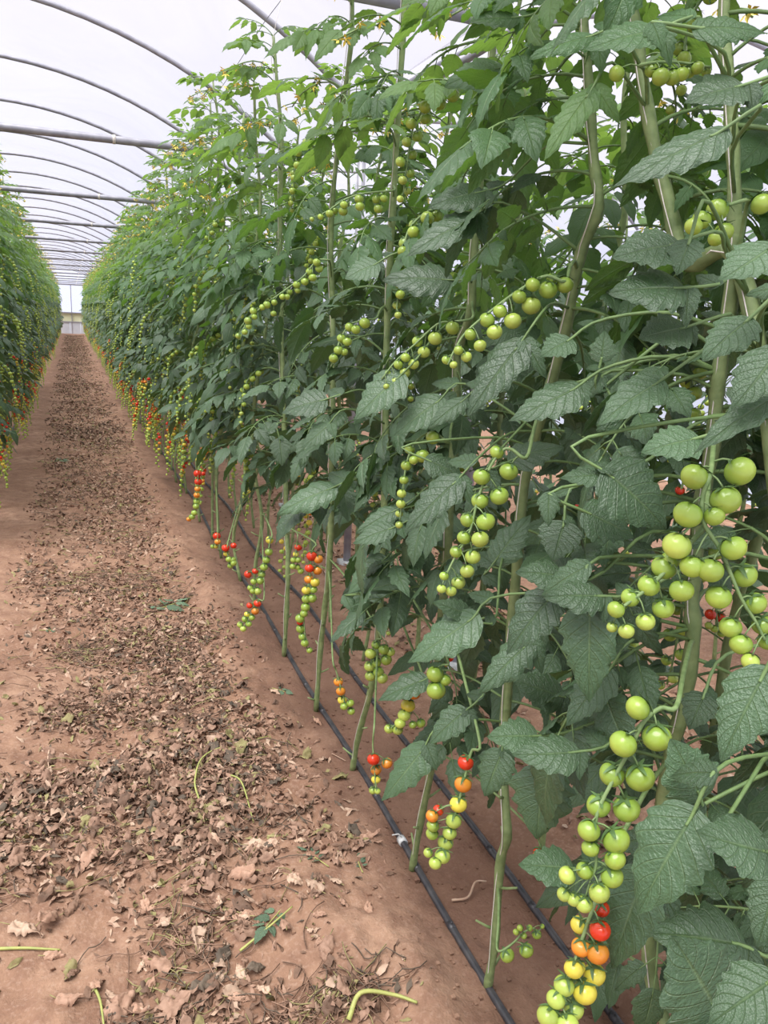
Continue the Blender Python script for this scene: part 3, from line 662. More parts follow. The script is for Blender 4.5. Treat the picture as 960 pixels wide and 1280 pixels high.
ROOTS = {}; STEMP = {}
seed = 10
for key, (pp, xp, lab) in FRONT.items():
    seed += 1; pts = [onx(a, b, xp) for a, b in pp]
    if key in 'ZA':
        base = pts[0] if key == 'A' else np.array([.86, .42, 0.0])
        base = np.array([.84, .42 if key == 'Z' else pts[1][1], float(gz(.84, .6)) - .01])
        pts = [base] + [p for p in pts if p[2] > .15]
    else: pts[0][2] = float(gz(pts[0][0], pts[0][1])) - .012
    org = pts[0].copy(); org[2] = float(gz(org[0], org[1])); pts = np.array(pts)
    top = pts[-1] + (pts[-1] - pts[-2]) * 0; 
    while pts[-1][2] < 2.5: pts = np.concatenate([pts, [pts[-1] + np.array([random.uniform(-.03, .03), random.uniform(-.03, .03), .2])]])
    zlo = {'Z': .35, 'A': .34, 'B': .72, 'C': .60, 'D': .62, 'E': .88, 'F': .84}[key]
    gens = {'Z': (), 'A': (), 'B': (), 'C': ((1.75, 'green', 3.0), (2.0, 'green', 2.2)), 'D': (), 'E': ((2.1, 'green', 2.8),), 'F': ((.95, 'green', 2.6), (1.3, 'green', 3.3), (1.6, 'green', 2.9))}[key]
    ROOTS[key], pp_ = near_plant('x', key, pts, org, lab, seed, zlo, 2.72, 'front row of the right bed', gens=gens, step=.043)
    STEMP[key] = (pp_ + org, org)

# generic plants ----------------------------------------------------------------
def gen_plant(x, y, label, group, seed, lod, zlo=.80, ztop=None, face=math.pi, trs=None, name='tomato_plant', step=.07, zbase=None, fruits_fine=False, clump=1):
    r = np.random.default_rng(seed); ztop = ztop or r.uniform(2.45, 2.85)
    org = np.array([x, y, float(gz(x, y))]); root = obj(name, None); root.location = org; root.empty_display_size = .1
    tag(root, label, 'tomato plant', group)
    pts = [np.array([0, 0, -.012])]
    for z in np.arange(.25, ztop, .25): pts.append(np.array([r.normal(0, .022), r.normal(0, .03), z]))
    mb, PP = stem_tube(pts, .0100, .0055, seed, lod < 2 or y < 14); obj('stem', mb.mesh('stem'), root)
    if lod < 2:
        for m, ci, z in plant_leaves(r, PP, zlo, ztop, step, face):
            if y < 4.5:
                if any(blocked((m @ lm @ np.array([.5, 0, 0, 1]))[:3] + org, ln * .4) for lm, ln, v, rb in COMP[ci][1] if ln > .05): continue
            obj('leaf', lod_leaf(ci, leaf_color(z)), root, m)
    else:
        v = int(r.integers(0, 6)); f = obj('foliage', foliage(v, face, zlo), root, Matrix.Rotation(r.uniform(-.15, .15), 4, 'Z')); f['kind'] = 'stuff'
    trs = trs if trs is not None else [(.62, 'ripe'), (.82, 'turn'), (1.1, 'green'), (1.4, 'green'), (1.7, 'green'), (2.0, 'green')]
    for z, kind in trs:
        z = z * r.uniform(.9, 1.1) if kind != 'green' else z + r.uniform(-.12, .12)
        i = int(np.argmin(abs(PP[:, 2] - z))); az = face + r.uniform(-.7, .7)
        if fruits_fine:
            Pt, fr = truss_layout(r, kind); Rm = np.array(Matrix.Rotation(az, 3, 'Z')); b = PP[i] + org
            truss(root, None, org, Pt @ Rm.T + b, [(Rm @ c + b, rd, cl) for c, rd, cl in fr])
        else:
            o = obj('fruit_truss', truss_me(kind, int(r.integers(0, 4)), 1 if y < 14 else 2), root, leaf_matrix(PP[i], az, 0, 1.08)); o['kind'] = 'stuff'
    for z in (ztop - .25, ztop - .5):
        i = int(np.argmin(abs(PP[:, 2] - z))); obj('flower_cluster', FLME[seed % 3], root, leaf_matrix(PP[i], face + r.uniform(-1, 1), .1, 1.7))
    return root, PP + org
FOL = {}
def foliage(v, face, zlo):
    key = (v, round(face, 2), zlo)
    if key not in FOL:
        r = np.random.default_rng(900 + v); mb = MB(); P = np.array([[0, 0, z] for z in np.arange(0, 2.9, .05)])
        for m, ci, z in plant_leaves(r, P, zlo, r.uniform(2.5, 2.9), .034, face):
            m[1, 3] += r.normal(0, .09); m[0, 3] += r.normal(0, .05); q = z + r.uniform(-.15, .15)
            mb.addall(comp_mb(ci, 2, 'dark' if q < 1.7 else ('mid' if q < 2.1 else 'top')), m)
        FOL[key] = mb.mesh('foliage')
    return FOL[key]
# right bed, front row beyond the near plants
y = 3.85; n = 0
while y < 47.3:
    n += 1; key = {1: 'G', 2: 'H', 3: 'I', 4: 'J'}.get(n)
    xx = .84 + random.uniform(-.02, .02)
    if n <= 8: lab = 'tomato plant in the right front row, %s past the thick pale leg' % ['next', 'second', 'third', 'fourth', 'fifth', 'sixth', 'seventh', 'eighth'][n - 1]
    elif y < 18: lab = 'tomato plant half way along the front row of the right bed'
    else: lab = 'tomato plant far down the right side of the aisle'
    grp = 'front row of the right bed' if y < 18 else 'far plants of the right bed'
    trs = [(1.0, 'green'), (1.35, 'green'), (1.65, 'green'), (1.95, 'green')] if key in ('G', 'H') else None
    if key in ('I', 'J'): trs = [(.6, 'ripe'), (.75, 'turn'), (.8, 'orange'), (.95, 'green'), (1.1, 'green'), (1.4, 'green'), (1.7, 'green')]
    if y > 5.6: trs = [(.62, 'ripe'), (.5, 'ripe'), (.6, 'turn'), (.75, 'orange'), (.9, 'green'), (.9, 'turn'), (1.25, 'green'), (1.55, 'green'), (1.9, 'green')]
    rt, pw = gen_plant(xx, y, lab, grp, 1000 + n, 1 if y < 15 else 2, zlo=.86 if y < 5 else (.76 if y < 9 else .64), trs=trs, ztop=random.uniform(2.70, 2.90) if y > 4.5 else None, fruits_fine=y < 6.6, step=.04 if y < 15 else .07)
    if key: ROOTS[key] = rt; STEMP[key] = (pw, np.array(rt.location))
    y += .5 * random.uniform(.9, 1.1)
# right bed, second row
y = .62; n = 0
while y < 15:
    n += 1
    if n <= 8: lab = 'tomato plant of the right second row behind the farther hose, %s from the camera' % ordn[n - 1]
    else: lab = 'tomato plant of the second row, mostly hidden behind the front row of the right bed'
    gen_plant(1.16 + random.uniform(-.02, .02), y, lab, 'second row of the right bed', 2000 + n, 1, ztop=2.4 + .05 * ((n * 7) % 5), zlo=.72 if n > 4 else (.3 if n < 3 else .55), face=math.pi if n % 3 else 0.3,
              trs=[(.62, 'orange'), (.9, 'green'), (1.3, 'green'), (1.8, 'green')] if n % 2 else [(.5, 'ripe'), (1.1, 'green'), (1.6, 'green'), (2.1, 'green')], fruits_fine=y < 3.0, step=.032 if n < 7 else .042)
    y += .5 * random.uniform(.92, 1.08)
# next bed beyond, seen through gaps
y = 1.6; n = 0
while y < 14:
    n += 1; gen_plant(2.75, y, 'tomato plant of the bed beyond, glimpsed through the leaves', 'bed beyond the right bed', 3000 + n, 2, zlo=.6, trs=[(.6, 'turn'), (1.2, 'green'), (1.7, 'green')], ztop=2.5)
    y += .52
# left bed
y = 5.4; n = 0
while y < 47.3:
    n += 1
    lab = ('tomato plant in the left bed, %s one from the camera end' % (ordn[n - 1] if n < 13 else 'thirteenth or later') if n < 16 else 'tomato plant far down the left side of the aisle')
    gen_plant(-.74 + random.uniform(-.02, .02), y, lab, 'left bed', 4000 + n, 1 if y < 18 else 2, zlo=.50, face=0.0,
              trs=[(.38, 'ripe'), (.52, 'ripe'), (.55, 'turn'), (.7, 'ripe'), (.9, 'turn'), (1.05, 'green'), (1.45, 'green'), (1.9, 'green')], ztop=random.uniform(2.8, 3.25), step=.042)
    y += .5 * random.uniform(.9, 1.1)
y = 6.6; n = 0
while y < 16:
    n += 1; gen_plant(-1.04, y, 'tomato plant of the back row of the left bed, hidden behind the leaves', 'back row of the left bed', 5000 + n, 2, zlo=.42, face=0.0, trs=[(1.0, 'green')])
    y += .55

# ------------------------------------------------------------------ hero trusses built
for key, dep, lab, rp, fs in HT:
    P, org = STEMP[key]; root = ROOTS[key]
    rach = [at(a, b, dep) for a, b in rp]
    # root the stalk on the plant's stem
    j = int(np.argmin(np.linalg.norm(P - rach[0], axis=1) + 0.4 * np.maximum(0, P[:, 2] - rach[0][2] - .12)))
    s0 = P[j]; d = rach[0] - s0
    pre = [s0] if np.linalg.norm(d) < .04 else [s0, s0 + d * .35 + (0, 0, .02), s0 + d * .7 + (0, 0, .015)]
    sc_ = dep / FPX; fr = [(at(a, b, dep + random.uniform(-.012, .012)), r_ * sc_, c) for a, b, r_, c in parse(fs)]
    t = truss(root, None, org, pre + rach, fr); t['label'] = lab

# ------------------------------------------------------------------ hero leaflets (photo positions): (base px, tip px, width px, plane x, colour)
HL = [((737,758),(735,880),66,.60,'dark'),((750,745),(683,740),38,.60,'dark'),((760,592),(842,655),72,.60,'dark'),((755,592),(703,597),24,.60,'dark'),
((870,548),(803,560),36,.60,'dark'),((733,640),(797,668),50,.62,'dark'),((705,655),(690,700),50,.62,'dark'),((702,720),(648,710),32,.60,'dark'),
((690,745),(628,812),52,.60,'dark'),((592,772),(510,830),48,.60,'dark'),((585,768),(543,750),24,.60,'dark'),((660,805),(595,862),40,.62,'dark'),
((572,600),(501,662),38,.62,'dark'),((535,575),(584,596),30,.62,'dark'),((823,478),(746,520),40,.66,'dark'),((720,485),(640,524),40,.66,'dark'),
((712,425),(676,442),28,.66,'dark'),((752,450),(755,413),32,.7,'dark'),((735,482),(773,470),28,.7,'dark'),((770,505),(800,570),58,.72,'dark'),
((975,492),(868,550),32,.62,'dark'),((972,438),(925,508),54,.6,'dark'),((650,430),(580,515),42,.66,'dark'),((580,500),(533,530),22,.66,'dark'),
((955,842),(898,950),66,.56,'dark'),((875,995),(845,928),56,.60,'dark'),((865,1020),(788,1142),88,.56,'dark'),((962,1065),(880,1048),56,.58,'dark'),
((970,1105),(945,1185),50,.56,'dark'),((895,1262),(850,1178),78,.54,'dark'),((965,1225),(885,1278),66,.54,'dark'),((925,1180),(822,1160),66,.6,'dark'),
((805,1095),(757,1215),68,.62,'dark'),((718,940),(643,946),44,.62,'dark'),((668,920),(610,918),40,.62,'dark'),((680,965),(668,1052),74,.66,'dark'),
((712,1085),(650,1078),42,.66,'dark'),((627,942),(603,995),46,.68,'dark'),((580,890),(533,926),34,.66,'dark'),((530,935),(476,1005),38,.64,'dark'),
((820,38),(732,52),34,.66,'mid'),((740,45),(663,60),22,.7,'mid'),((645,22),(586,20),22,.74,'mid'),((872,35),(964,28),32,.66,'mid'),
((925,108),(860,115),40,.7,'dark'),((900,165),(772,222),36,.64,'dark'),((738,115),(678,192),28,.7,'top'),((625,85),(556,97),36,.74,'mid'),
((845,305),(766,315),40,.64,'dark'),((850,360),(766,355),42,.64,'dark'),((862,302),(846,338),30,.64,'dark'),((965,308),(910,347),42,.62,'dark'),
((592,272),(506,312),32,.70,'dark'),((600,240),(536,250),30,.72,'dark'),((855,410),(800,418),36,.66,'dark'),((935,400),(878,442),38,.64,'dark'),
((405,500),(350,509),32,.60,'dark'),((410,532),(378,560),24,.6,'dark'),((350,550),(352,582),24,.6,'dark'),((415,610),(343,636),32,.62,'dark'),
((490,660),(440,676),26,.64,'dark'),((494,638),(443,662),24,.66,'dark'),((480,700),(430,737),32,.66,'dark'),((640,575),(700,548),34,.72,'dark'),
((500,470),(440,520),40,.62,'dark'),((560,350),(480,340),38,.72,'dark'),((470,330),(430,345),26,.68,'dark'),((455,740),(505,722),30,.7,'dark'),
((880,870),(860,910),40,.7,'dark'),((700,870),(640,850),40,.7,'dark'),((760,840),(705,905),44,.68,'dark'),((620,700),(660,640),40,.74,'dark'),
((550,500),(490,540),36,.7,'dark'),((545,795),(600,750),34,.7,'dark'),((530,850),(470,870),30,.72,'dark'),((880,700),(950,905),10,.9,'dark')][:-1]
used = {}
stems_all = {k_: STEMP[k_] for k_ in 'ZABCDEF'}
for q, (b, t, wpx, xp, col) in enumerate(HL):
    B = onx(b[0], b[1], xp); dep = proj(B)[2]; T = at(t[0], t[1], dep - .01)
    A = T - B; ln = float(np.linalg.norm(A)); T = T + np.array([0, 0, -.0])
    vw = unit(CPOS - B); pref = unit(np.array([-.25, -.1, .75]) + vw * .55)
    m = frame(A, pref, B); v = [0, 3, 1, 4, 0, 3][q % 6]
    facing = abs(m[:3, 2] @ vw); wid = wpx * dep / FPX / max(.55, facing) / (ln * 2 * params[v]['wid'] * .92)
    sm = np.diag([ln, ln * wid, ln * .8, 1]).astype(float); m = m @ sm
    # nearest stem carries it
    best = min(stems_all, key=lambda k_: float(np.min(np.linalg.norm(stems_all[k_][0] - B - (0, 0, -.02), axis=1))))
    P, org = stems_all[best]; dd = np.linalg.norm(P - B - (0, 0, .02), axis=1); S = P[int(np.argmin(dd))]
    used[best] = used.get(best, 0) + 1
    A1 = unit(A); D = B - S; mid1 = S + D * .4 + (0, 0, .03); mid2 = B - A1 * min(.05, .3 * np.linalg.norm(D)) + (0, 0, .008)
    pts = smooth_path([S, mid1, mid2, B, B + A1 * ln * .1], 14); mb = MB(); tube(mb, pts - S, np.linspace(.0030, .0015, 14), 6, STEM)
    lf = obj('leaf', mb.mesh('leaf'), ROOTS[best], Matrix.Translation(Vector(S - org)))
    sh = np.eye(4); sh[:3, 3] = -S
    obj('leaflet', fine_leaflet(v, col), lf, sh @ m)
    for s in (-1, 1):      # smaller side leaflets at the petiole
        if random.random() < .75:
            bp = pts[9] if s > 0 else pts[7]; lat = np.cross(m[:3, 2] / np.linalg.norm(m[:3, 2]), A1) * s
            d = unit(lat * .9 + A1 * .3 + np.array([0, 0, -.25])); l2 = ln * random.uniform(.38, .6)
            m2 = frame(d, pref, bp) @ scl(l2)
            if not blocked(bp + d * l2 * .5, l2 * .3): obj('leaflet', fine_leaflet((v + 1 + s) % 6, col), lf, sh @ m2)

# ------------------------------------------------------------------ support strings and wires
def string_thing(P0, P1, label, sway):
    mb = MB(); m_ = [(P0 + (P1 - P0) * t + np.array([sway * math.sin(t * 3.1), sway * .5 * math.sin(t * 5), 0])) - P0 for t in np.linspace(0, 1, 12)]
    tube(mb, m_, .0011, 4, STRING); o = obj('support_string', mb.mesh('support_string'), None, Matrix.Translation(Vector(P0)))
    tag(o, label, 'string', 'support strings of the right bed'); return o
SL = {'Z': 'white string at the right edge beside the tall green stem', 'A': 'white string running up the thick stem with large green fruit', 'B': 'white string beside the long bare stem at the bottom of the photo',
      'C': 'white string beside the stem at the hose joint', 'D': 'thin string rising beside the stem next beyond the hose joint', 'E': 'thin string at the pair of pale bare stems', 'F': 'thin string beside the thick pale leg of a plant'}
ZW = 2.74
for k_ in 'ZABCDEF':
    P, org = STEMP[k_]; off = np.array([-.014, -.006, 0]); top = np.array([.84, P[-1][1], ZW])
    mb = MB(); z0 = P[0] + off; pts = [P[i] + off * (1.0 if (i // 4) % 2 else .55) - z0 for i in range(0, len(P), 2)] + [top - z0]
    tube(mb, smooth_path(pts, 40), .0011, 4, STRING); o = obj('support_string', mb.mesh('support_string'), None, Matrix.Translation(Vector(z0))); tag(o, SL[k_], 'string', 'support strings of the right bed')
for x, y0, y1, nm in ((.84, -.4, 47.5, 'right'), (-.74, 5, 47.5, 'left')):
    mb = MB(); tube(mb, [(0, t, -.02 * math.sin((t - y0) * 2) ** 2) for t in np.arange(0, y1 - y0, .6)], .0018, 4, STEEL)
    tag(obj('support_wire', mb.mesh('support_wire'), None, Matrix.Translation((x, y0, ZW))), 'thin steel wire above the %s bed that holds the plant strings' % nm, 'wire')

# ------------------------------------------------------------------ drip hoses
def hose(xf, y0, y1, label, joint=None, seed=0):
    ys_ = np.arange(y0, y1, .06 if y1 < 20 else .12); r = np.random.default_rng(seed)
    xs_ = xf + .018 * (vnoise(ys_ * .8, ys_ * 0 + seed, 5) - .5) * 2 + .008 * np.sin(ys_ * 3 + seed)
    zs_ = gz(xs_, ys_) ; k = np.ones(7) / 7; zs_ = np.convolve(np.pad(zs_, 3, 'edge'), k, 'valid') + .0085
    P = np.stack([xs_, ys_, zs_], 1); o0 = P[0].copy(); mb = MB(); tube(mb, P - o0, .0098, 8, HOSE)
    o = obj('drip_hose', mb.mesh('drip_hose'), None, Matrix.Translation(Vector(o0))); tag(o, label, 'hose')
    em = MB(); tube(em, [(0, -.012, 0), (0, .012, 0)], .0108, 8, HOSE); tube(em, [(0, 0, .008), (0, 0, .015)], .003, 6, HOSE); em = em.mesh('emitter')
    for t in np.arange(.4, min(9, y1) - y0, .3):
        i = int(np.argmin(abs(ys_ - y0 - t))); obj('emitter', em, o, Matrix.Translation(Vector(P[i] - o0)))
    if joint:
        i = int(np.argmin(abs(ys_ - joint))); jb = MB(); tube(jb, [(0, -.012, 0), (0, 0, 0), (0, .012, 0)], .0135, 10, CLEAR); tube(jb, [(0, 0, .01), (-.012, .004, .024), (-.03, .01, .02)], .0022, 5, CLEAR)
        jj_ = obj('hose_joint', jb.mesh('hose_joint'), o, Matrix.Translation(Vector(P[i] - o0))); jj_['label'] = 'pale plastic joint ring'
hose(.865, .2, 47.4, 'black drip hose along the front row, nearest the aisle', joint=1.84, seed=1)
hose(1.09, .2, 47.4, 'black drip hose behind the front row of stems', seed=2)
hose(-.71, 5.0, 47.4, 'dark drip hose under the left bed', seed=3)

# ------------------------------------------------------------------ litter
def bit(seed, NU=3, NV=2, wid=.3):
    P, F, U = leaflet(NU, NV, seed, wid=wid, droop=.5, fold=.5, puck=.05, curl=.5, lobe=.25); r = np.random.default_rng(seed)
    P = P - P.mean(0); P[:, 2] += .16 * np.sin(P[:, 0] * 9 + seed) * np.cos(P[:, 1] * 11 + seed); P += r.normal(0, .06 if NU < 5 else .028, P.shape); return P, F, U
BITS = [bit(i, wid=.22 + .03 * (i % 4)) for i in range(12)]
BITSH = [bit(50 + i, 9, 4, wid=.24 + .04 * (i % 4)) for i in range(10)]
G = [(0.02, 2.40, .34, .16, 1.3), (.38, 2.42, .20, .22, 1.2), (.28, 2.05, .26, .14, 1.0), (-.25, 2.2, .2, .2, 1.0), (.25, 1.72, .16, .16, .35), (.16, 1.42, .15, .10, .5), (.44, 1.38, .14, .07, .5), (.08, 2.98, .22, .18, 1.0), (.40, 3.0, .14, .30, .6),
     (.30, 3.5, .22, .22, .8), (.0, 3.55, .15, .1, .2), (.0, 4.6, .26, .3, .9), (.28, 4.5, .25, .4, .7), (.15, 5.4, .4, .4, .7), (.02, 6.0, .3, .3, .9), (.62, 2.65, .12, .10, .15), (.66, 1.9, .12, .12, .12), (.5, 3.7, .1, .3, .4)]
def litter(name, n, ylo, yhi, label, sizes, hi=False, seedx=0, xr=(-.7, .78), far=False):
    r = np.random.default_rng(77 + seedx); mbs = [MB() for _ in range(5)]; k = 0; tries = 0; mbo = MB()
    acc = {}
    while k < n and tries < n * 60:
        tries += 1; x = r.uniform(*xr); yy_ = r.uniform(ylo, yhi) if not far else ylo + (yhi - ylo) * r.uniform(0, 1) ** 1.6
        if far: d = max(0, 1 - ((x - .12) / .52) ** 2) * (.16 + 1.1 * float(vnoise(x * 3, yy_ * 1.9, 9)) ** 2 * (.3 + float(vnoise(x * 11, yy_ * 9, 12))))
        else: d = sum(a * math.exp(-((x - cx) / sx_) ** 2 - ((yy_ - cy) / sy_) ** 2) for cx, cy, sx_, sy_, a in G) * (.35 + 1.3 * float(vnoise(x * 14, yy_ * 14, 8))) + .012
        if far: d *= min(1, (yy_ - ylo) / 1.2, (yhi - yy_) / 1.5)
        elif yy_ > yhi - 1.2: d *= (yhi - yy_) / 1.2
        if r.random() > d: continue
        k += 1; s = r.uniform(*sizes); P, F, U = (BITSH if hi else BITS)[int(r.integers(0, 10))]
        mi = int(r.choice(5, p=[.41, .28, .09, .14, .08] if not far else [.42, .28, .07, .16, .07]))
        e = Matrix.Rotation(r.uniform(0, 6.28), 3, 'Z') @ Matrix.Rotation(r.normal(0, .5), 3, 'X') @ Matrix.Rotation(r.normal(0, .35), 3, 'Y')
        Q = (P * s) @ np.array(e).T; pile = min(1, d) * .022 * r.random(); Q = Q + np.array([x, yy_, float(gz(x, yy_)) + pile + s * .10])
        acc.setdefault(mi, []).append((Q, F, U))
    for mi, lst in acc.items():
        Vs = np.concatenate([a[0] for a in lst]); nv = len(lst[0][0]); Fs = np.concatenate([a[1] + i * nv for i, a in enumerate(lst)]); Us = np.concatenate([a[2] for a in lst]); mbo.add(Vs, Fs, Us, DRY[mi])
    # dry stalks mixed in
    for q in range(n // 7):
        cx, cy = (r.uniform(-.3, .55), r.uniform(ylo, yhi)) if far else (lambda g_: (g_[0] + r.normal(0, g_[2] * .6), g_[1] + r.normal(0, g_[3] * .6)))(G[int(r.integers(0, 15))])
        if not (ylo <= cy <= yhi): continue
        a = r.uniform(0, 6.28); ln = r.uniform(.05, .16); P = []; 
        for t in np.linspace(-.5, .5, 5):
            x = cx + math.cos(a) * ln * t; y_ = cy + math.sin(a) * ln * t; a += r.normal(0, .25); P.append((x, y_, float(gz(x, y_)) + .006 + .012 * r.random()))
        tube(mbo, smooth_path(P, 7), .0016, 3, DRY[int(r.choice([4, 1, 1, 2, 0]))])
    o = obj(name, mbo.mesh(name)); tag(o, label, 'plant litter', None, 'stuff'); return o
litter('leaf_litter', 9000, 1.25, 4.8, 'crumpled brown dead leaves and stalks heaped on the near part of the path', (.010, .034), seedx=1)
litter('leaf_litter', 1000, 1.25, 3.9, 'larger curled tan leaves lying over the brown heap on the near path', (.028, .058), hi=True, seedx=2)
litter('leaf_litter', 6200, 3.2, 11, 'brown leaf litter on the middle stretch of the path', (.014, .04), seedx=3, far=True)
litter('leaf_litter', 9500, 9.0, 46.0, 'scattered brown litter on the far stretch of the path', (.022, .055), seedx=4, far=True)
# litter under and behind the right bed
def litter2():
    r = np.random.default_rng(5); mbo = MB(); acc = []
    for k in range(2600):
        x = r.uniform(1.35, 2.4); y_ = r.uniform(.6, 7); s = r.uniform(.02, .05); P, F, U = BITS[int(r.integers(0, 10))]
        e = Matrix.Rotation(r.uniform(0, 6.28), 3, 'Z') @ Matrix.Rotation(r.normal(0, .4), 3, 'X'); acc.append(((P * s) @ np.array(e).T + (x, y_, float(gz(x, y_)) + .006), F, U))
    for mi in range(5):
        l = acc[mi::5]; nv = len(l[0][0]); mbo.add(np.concatenate([a[0] for a in l]), np.concatenate([a[1] + i * nv for i, a in enumerate(l)]), np.concatenate([a[2] for a in l]), DRY[[0, 3, 0, 4, 1][mi]])
    tag(obj('leaf_litter', mbo.mesh('leaf_litter')), 'straw coloured litter on the next path behind the right bed', 'plant litter', None, 'stuff')
litter2()
# single dry leaves, one thing each
def dryleaf(px, py, size, mi, label, seed, group=None, rot=None):
    p = onz(px, py, 0.0); p[2] = float(gz(p[0], p[1])); P, F, U = leaflet(22, 12, 700 + seed, wid=.26 + .03 * (seed % 4), droop=.5 * ((seed * 7) % 5 - 1.2) / 2, fold=.5 * ((seed * 3) % 4) / 2, puck=.05, curl=.5, lobe=.3, side=.16 * ((seed % 3) - 1))
    r = np.random.default_rng(seed); P = P - P.mean(0); P[:, 2] += .22 * (vnoise(P[:, 0] * 4.5 + seed, P[:, 1] * 5.5, seed) - .5) + .12 * (vnoise(P[:, 0] * 11, P[:, 1] * 12 + seed, seed + 1) - .5); P[:, :2] += .10 * (np.stack([vnoise(P[:, 0] * 5, P[:, 1] * 5 + 3, seed + 2), vnoise(P[:, 0] * 5 + 7, P[:, 1] * 5, seed + 3)], 1) - .5); P *= size * .82; P += r.normal(0, .0006, P.shape); P[:, 2] += .10 * size - P[:, 2].min() * .3
    mb = MB(); mb.add(P, F, U, DRY[mi]); tube(mb, [P[4], P[4] + (-.25 * size, .03 * size, .05 * size)], .0013, 4, DRY[4])
    o = obj('dry_leaf', mb.mesh('dry_leaf'), None, Matrix.Translation(Vector(p)) @ Matrix.Rotation(rot if rot is not None else r.uniform(0, 6.28), 4, 'Z') @ Matrix.Rotation(r.normal(0, .2), 4, 'X'))
    tag(o, label, 'dead leaf', group)
DL = [((463, 1046), .075, 0, 'tan dry leaf lying alone on the bare soil beside the near drip hose'), ((418, 1112), .05, 3, 'small pale curled leaf on bare soil, left of the hose'), ((372, 1122), .06, 3, 'pale dry leaflet right of the leaf heap'),
 ((460, 1138), .05, 0, 'tan leaf on the soil hump left of the bottom stem'), ((432, 1138), .045, 0, 'tan leaf next to another on the soil hump'), ((400, 1160), .045, 0, 'dry leaf between the heap and the soil hump'), ((33, 1165), .10, 3, 'large pale curled leaf at the left edge of the heap'),
 ((62, 1150), .09, 0, 'broad tan leaf hanging over the edge of the heap at lower left'), ((195, 1200), .10, 0, 'large brown-pink leaf on bare soil below the heap'), ((248, 1175), .085, 3, 'light tan folded leaf below the heap'), ((222, 1255), .12, 0, 'wide reddish tan leaf at the bottom edge of the photo'),
 ((150, 1250), .11, 0, 'crumpled tan leaf near the bottom left'), ((322, 1208), .07, 2, 'grey-green dead leaf near the bottom of the path'), ((262, 1225), .10, 2, 'dark grey withered leaf near the bottom of the path'), ((432, 1258), .08, 0, 'brown leaf at the bottom edge left of the hose'),
 ((125, 965), .09, 3, 'jagged pale leaf on bare soil left of the heap'), ((335, 912), .06, 0, 'pinkish leaf standing on the soil right of the heap'), ((398, 900), .045, 0, 'small tan leaf beside the second stem from the hose joint'), ((330, 1060), .10, 3, 'pale pink dry leaf on the right slope of the heap'),
 ((300, 1098), .09, 0, 'tan leaf on the lower right of the heap'), ((250, 930), .07, 0, 'pinkish tan leaf at the upper right of the heap'), ((215, 990), .08, 1, 'brown leaf in the middle of the heap'), ((110, 1080), .09, 0, 'tan leaf in the left part of the heap'), ((20, 1085), .09, 0, 'tan leaf at the left edge of the photo'),
 ((270, 1060), .08, 3, 'pale leaf in the right half of the heap'), ((340, 1035), .06, 0, 'small pinkish leaf beside the green sprig on the heap'), ((345, 868), .05, 3, 'small pale leaf on the upper path right side'), ((215, 720), .05, 2, 'dark upright dry leaf far up the path')]
for i, (p, s, mi, lb) in enumerate(DL): dryleaf(p[0], p[1], s, mi, lb, i)
r_ = np.random.default_rng(3)
for i in range(60):
    px, py = r_.uniform(60, 420), r_.uniform(1090, 1270)
    if py > 1180 + (px - 250) * .1 and r_.random() < .5: continue
    dryleaf(px, py, r_.uniform(.035, .075), int(r_.choice([0, 0, 3, 1])), 'small curled dry leaf scattered on the lower path', 100 + i, 'dry leaves on the lower path')
for i in range(24):
    px, py = r_.uniform(280, 520), r_.uniform(860, 1250)
    if onz(px, py)[0] > .8: continue
    dryleaf(px, py, r_.uniform(.02, .04), int(r_.choice([0, 3])), 'tiny dry leaf flake on the bare soil left of the hose', 200 + i, 'leaf flakes by the hose')
# pruned green leaves on the path
def sprig(px, py, sc, col, label, seed, name='pruned_leaf'):
    p = onz(px, py, 0.0); r = np.random.default_rng(seed); org = np.array([p[0], p[1], float(gz(p[0], p[1]))]); ci = seed % NC; Pc, outl = COMP[ci]
    root = obj(name, None); root.location = org; root.rotation_euler = (0, 0, r.uniform(0, 6.28)); tag(root, label, 'pruned leaf')
    mb = MB(); Pf = Pc.copy(); Pf[:, 2] = .006; Pf[:, 0] -= .12; tube(mb, Pf * sc, .0025 * max(.6, sc), 5, YSTALK); obj('leaf_stalk', mb.mesh('leaf_stalk'), root)
    for lm, ln, v, rb in outl:
        d = lm[:3, 0].copy(); d[2] = 0; b = lm[:3, 3].copy(); b[0] -= .12; b[2] = .016; m = frame(d, (r.normal(0, .35), r.normal(0, .35), 1), b * sc) @ scl(ln * sc * .9)
        obj('leaflet', fine_leaflet(v, col), root, m)
for i, (px, py, sc, col, lb) in enumerate([(200, 762, 1.0, 'wilt', 'wilted grey-green leaf lying across the middle of the path'), (300, 940, .42, 'wilt', 'small green sprig on the upper right of the brown heap'), (62, 1003, .3, 'wilt', 'tiny green sprig on bare soil at the left'),
      (4, 1032, .35, 'wilt', 'green sprig at the left edge of the photo'), (345, 1152, .45, 'wilt', 'limp green sprig on the lower right of the heap'), (395, 1082, .42, 'wilt', 'thin green weed sprig on soil between heap and hose'), (350, 862, .33, 'wilt', 'tiny green sprig beside the upper right path'),
      (62, 786, .4, 'wilt', 'small green sprig far left on the upper path'), (70, 578, .9, 'wilt', 'wilted leaf far up the path'), (448, 1082, .3, 'wilt', 'green seedling left of the hose joint')]): sprig(px, py, sc, col, lb, i + 3)
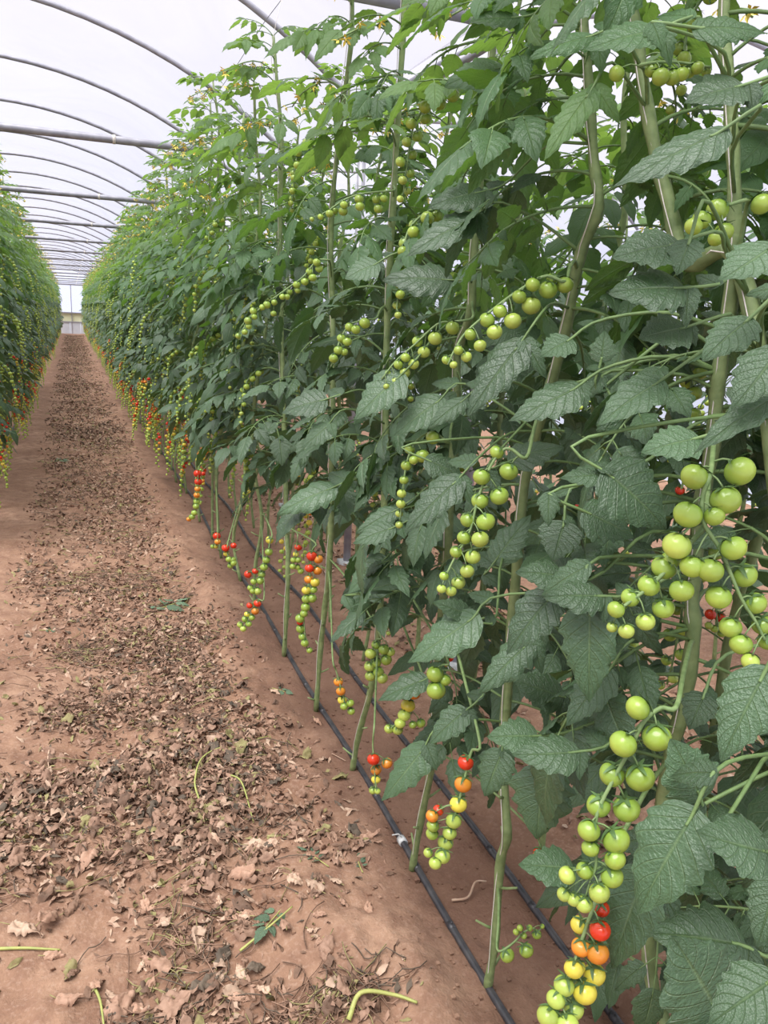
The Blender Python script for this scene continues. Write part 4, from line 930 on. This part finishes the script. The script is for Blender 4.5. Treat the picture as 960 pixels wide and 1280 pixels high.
def stalk(pxs, rad, mat, label):
    P = []
    for a, b, h_ in pxs: q = onz(a, b, 0.0); q[2] = float(gz(q[0], q[1])) + h_; P.append(q)
    P = np.array(P); o0 = P[0].copy(); mb = MB(); n = 20; tube(mb, smooth_path(P - o0, n), np.linspace(rad, rad * .55, n), 6, mat)
    tag(obj('cut_stalk', mb.mesh('cut_stalk'), None, Matrix.Translation(Vector(o0))), label, 'stalk')
stalk([(-20, 1186, .005), (30, 1183, .008), (75, 1181, .006)], .0045, YSTALK, 'straight green stalk lying at the lower left edge')
stalk([(250, 1008, .01), (244, 985, .03), (262, 952, .03), (335, 928, .012)], .0036, YSTALK, 'curved yellow-green stalk arching over the right of the heap')
stalk([(285, 974, .02), (302, 990, .03), (317, 1032, .01)], .0034, YSTALK, 'short curved green stalk on the right of the heap')
stalk([(300, 1190, .01), (335, 1170, .02), (365, 1150, .012)], .0034, YSTALK, 'pale green stalk under the limp sprig')
stalk([(115, 1225, .01), (125, 1250, .02), (130, 1285, .01)], .004, YSTALK, 'yellow stalk with a dark tip at the bottom left')
stalk([(62, 936, .006), (60, 950, .01), (62, 966, .006)], .003, DRY[3], 'short pale twig on bare soil at the left')
stalk([(435, 1290, .01), (450, 1268, .03), (490, 1265, .03), (520, 1275, .01)], .006, YSTALK, 'curled yellow leaf stalk at the bottom edge')
stalk([(415, 942, .006), (432, 951, .012)], .0018, DRY[3], 'thin pale twig touching the hose')
stalk([(565, 1122, .006), (585, 1120, .012), (594, 1105, .03), (608, 1100, .02)], .004, DRY[3], 'curled cream dead leaf between the two hoses')
def chip(px, py, s, label):
    p = onz(px, py, 0.0); mb = MB(); P, F = cubesphere(2); r = np.random.default_rng(int(px)); P = P * (s, s * .8, s * .35) * r.uniform(.8, 1.2, P.shape); mb.add(P, F, None, DRY[3])
    tag(obj('pale_chip', mb.mesh('pale_chip', False), None, Matrix.Translation((p[0], p[1], float(gz(p[0], p[1])) + s * .2))), label, 'chip')
chip(169, 862, .014, 'larger of two whitish chips on the litter'); chip(184, 858, .009, 'smaller of two whitish chips on the litter')
# soil crumbs by the hoses
mbc = MB(); P0_, F0_ = cubesphere(1); r_ = np.random.default_rng(9)
for k in range(1700):
    x = r_.normal(.97, .2); y_ = .8 + 6 * r_.random() ** 1.5; s = (.0015 + .008 * r_.random() ** 2.5) * (1.4 if r_.random() < .1 else 1)
    mbc.add(P0_ * (s * r_.uniform(.7, 1.3), s, s * .75) + (x, y_, float(gz(x, y_)) + s * .3), F0_, None, SOIL)
tag(obj('soil_crumbs', mbc.mesh('soil_crumbs', False)), 'loose dark soil crumbs around the drip hoses', 'soil', None, 'stuff')
bpy.context.view_layer.update()
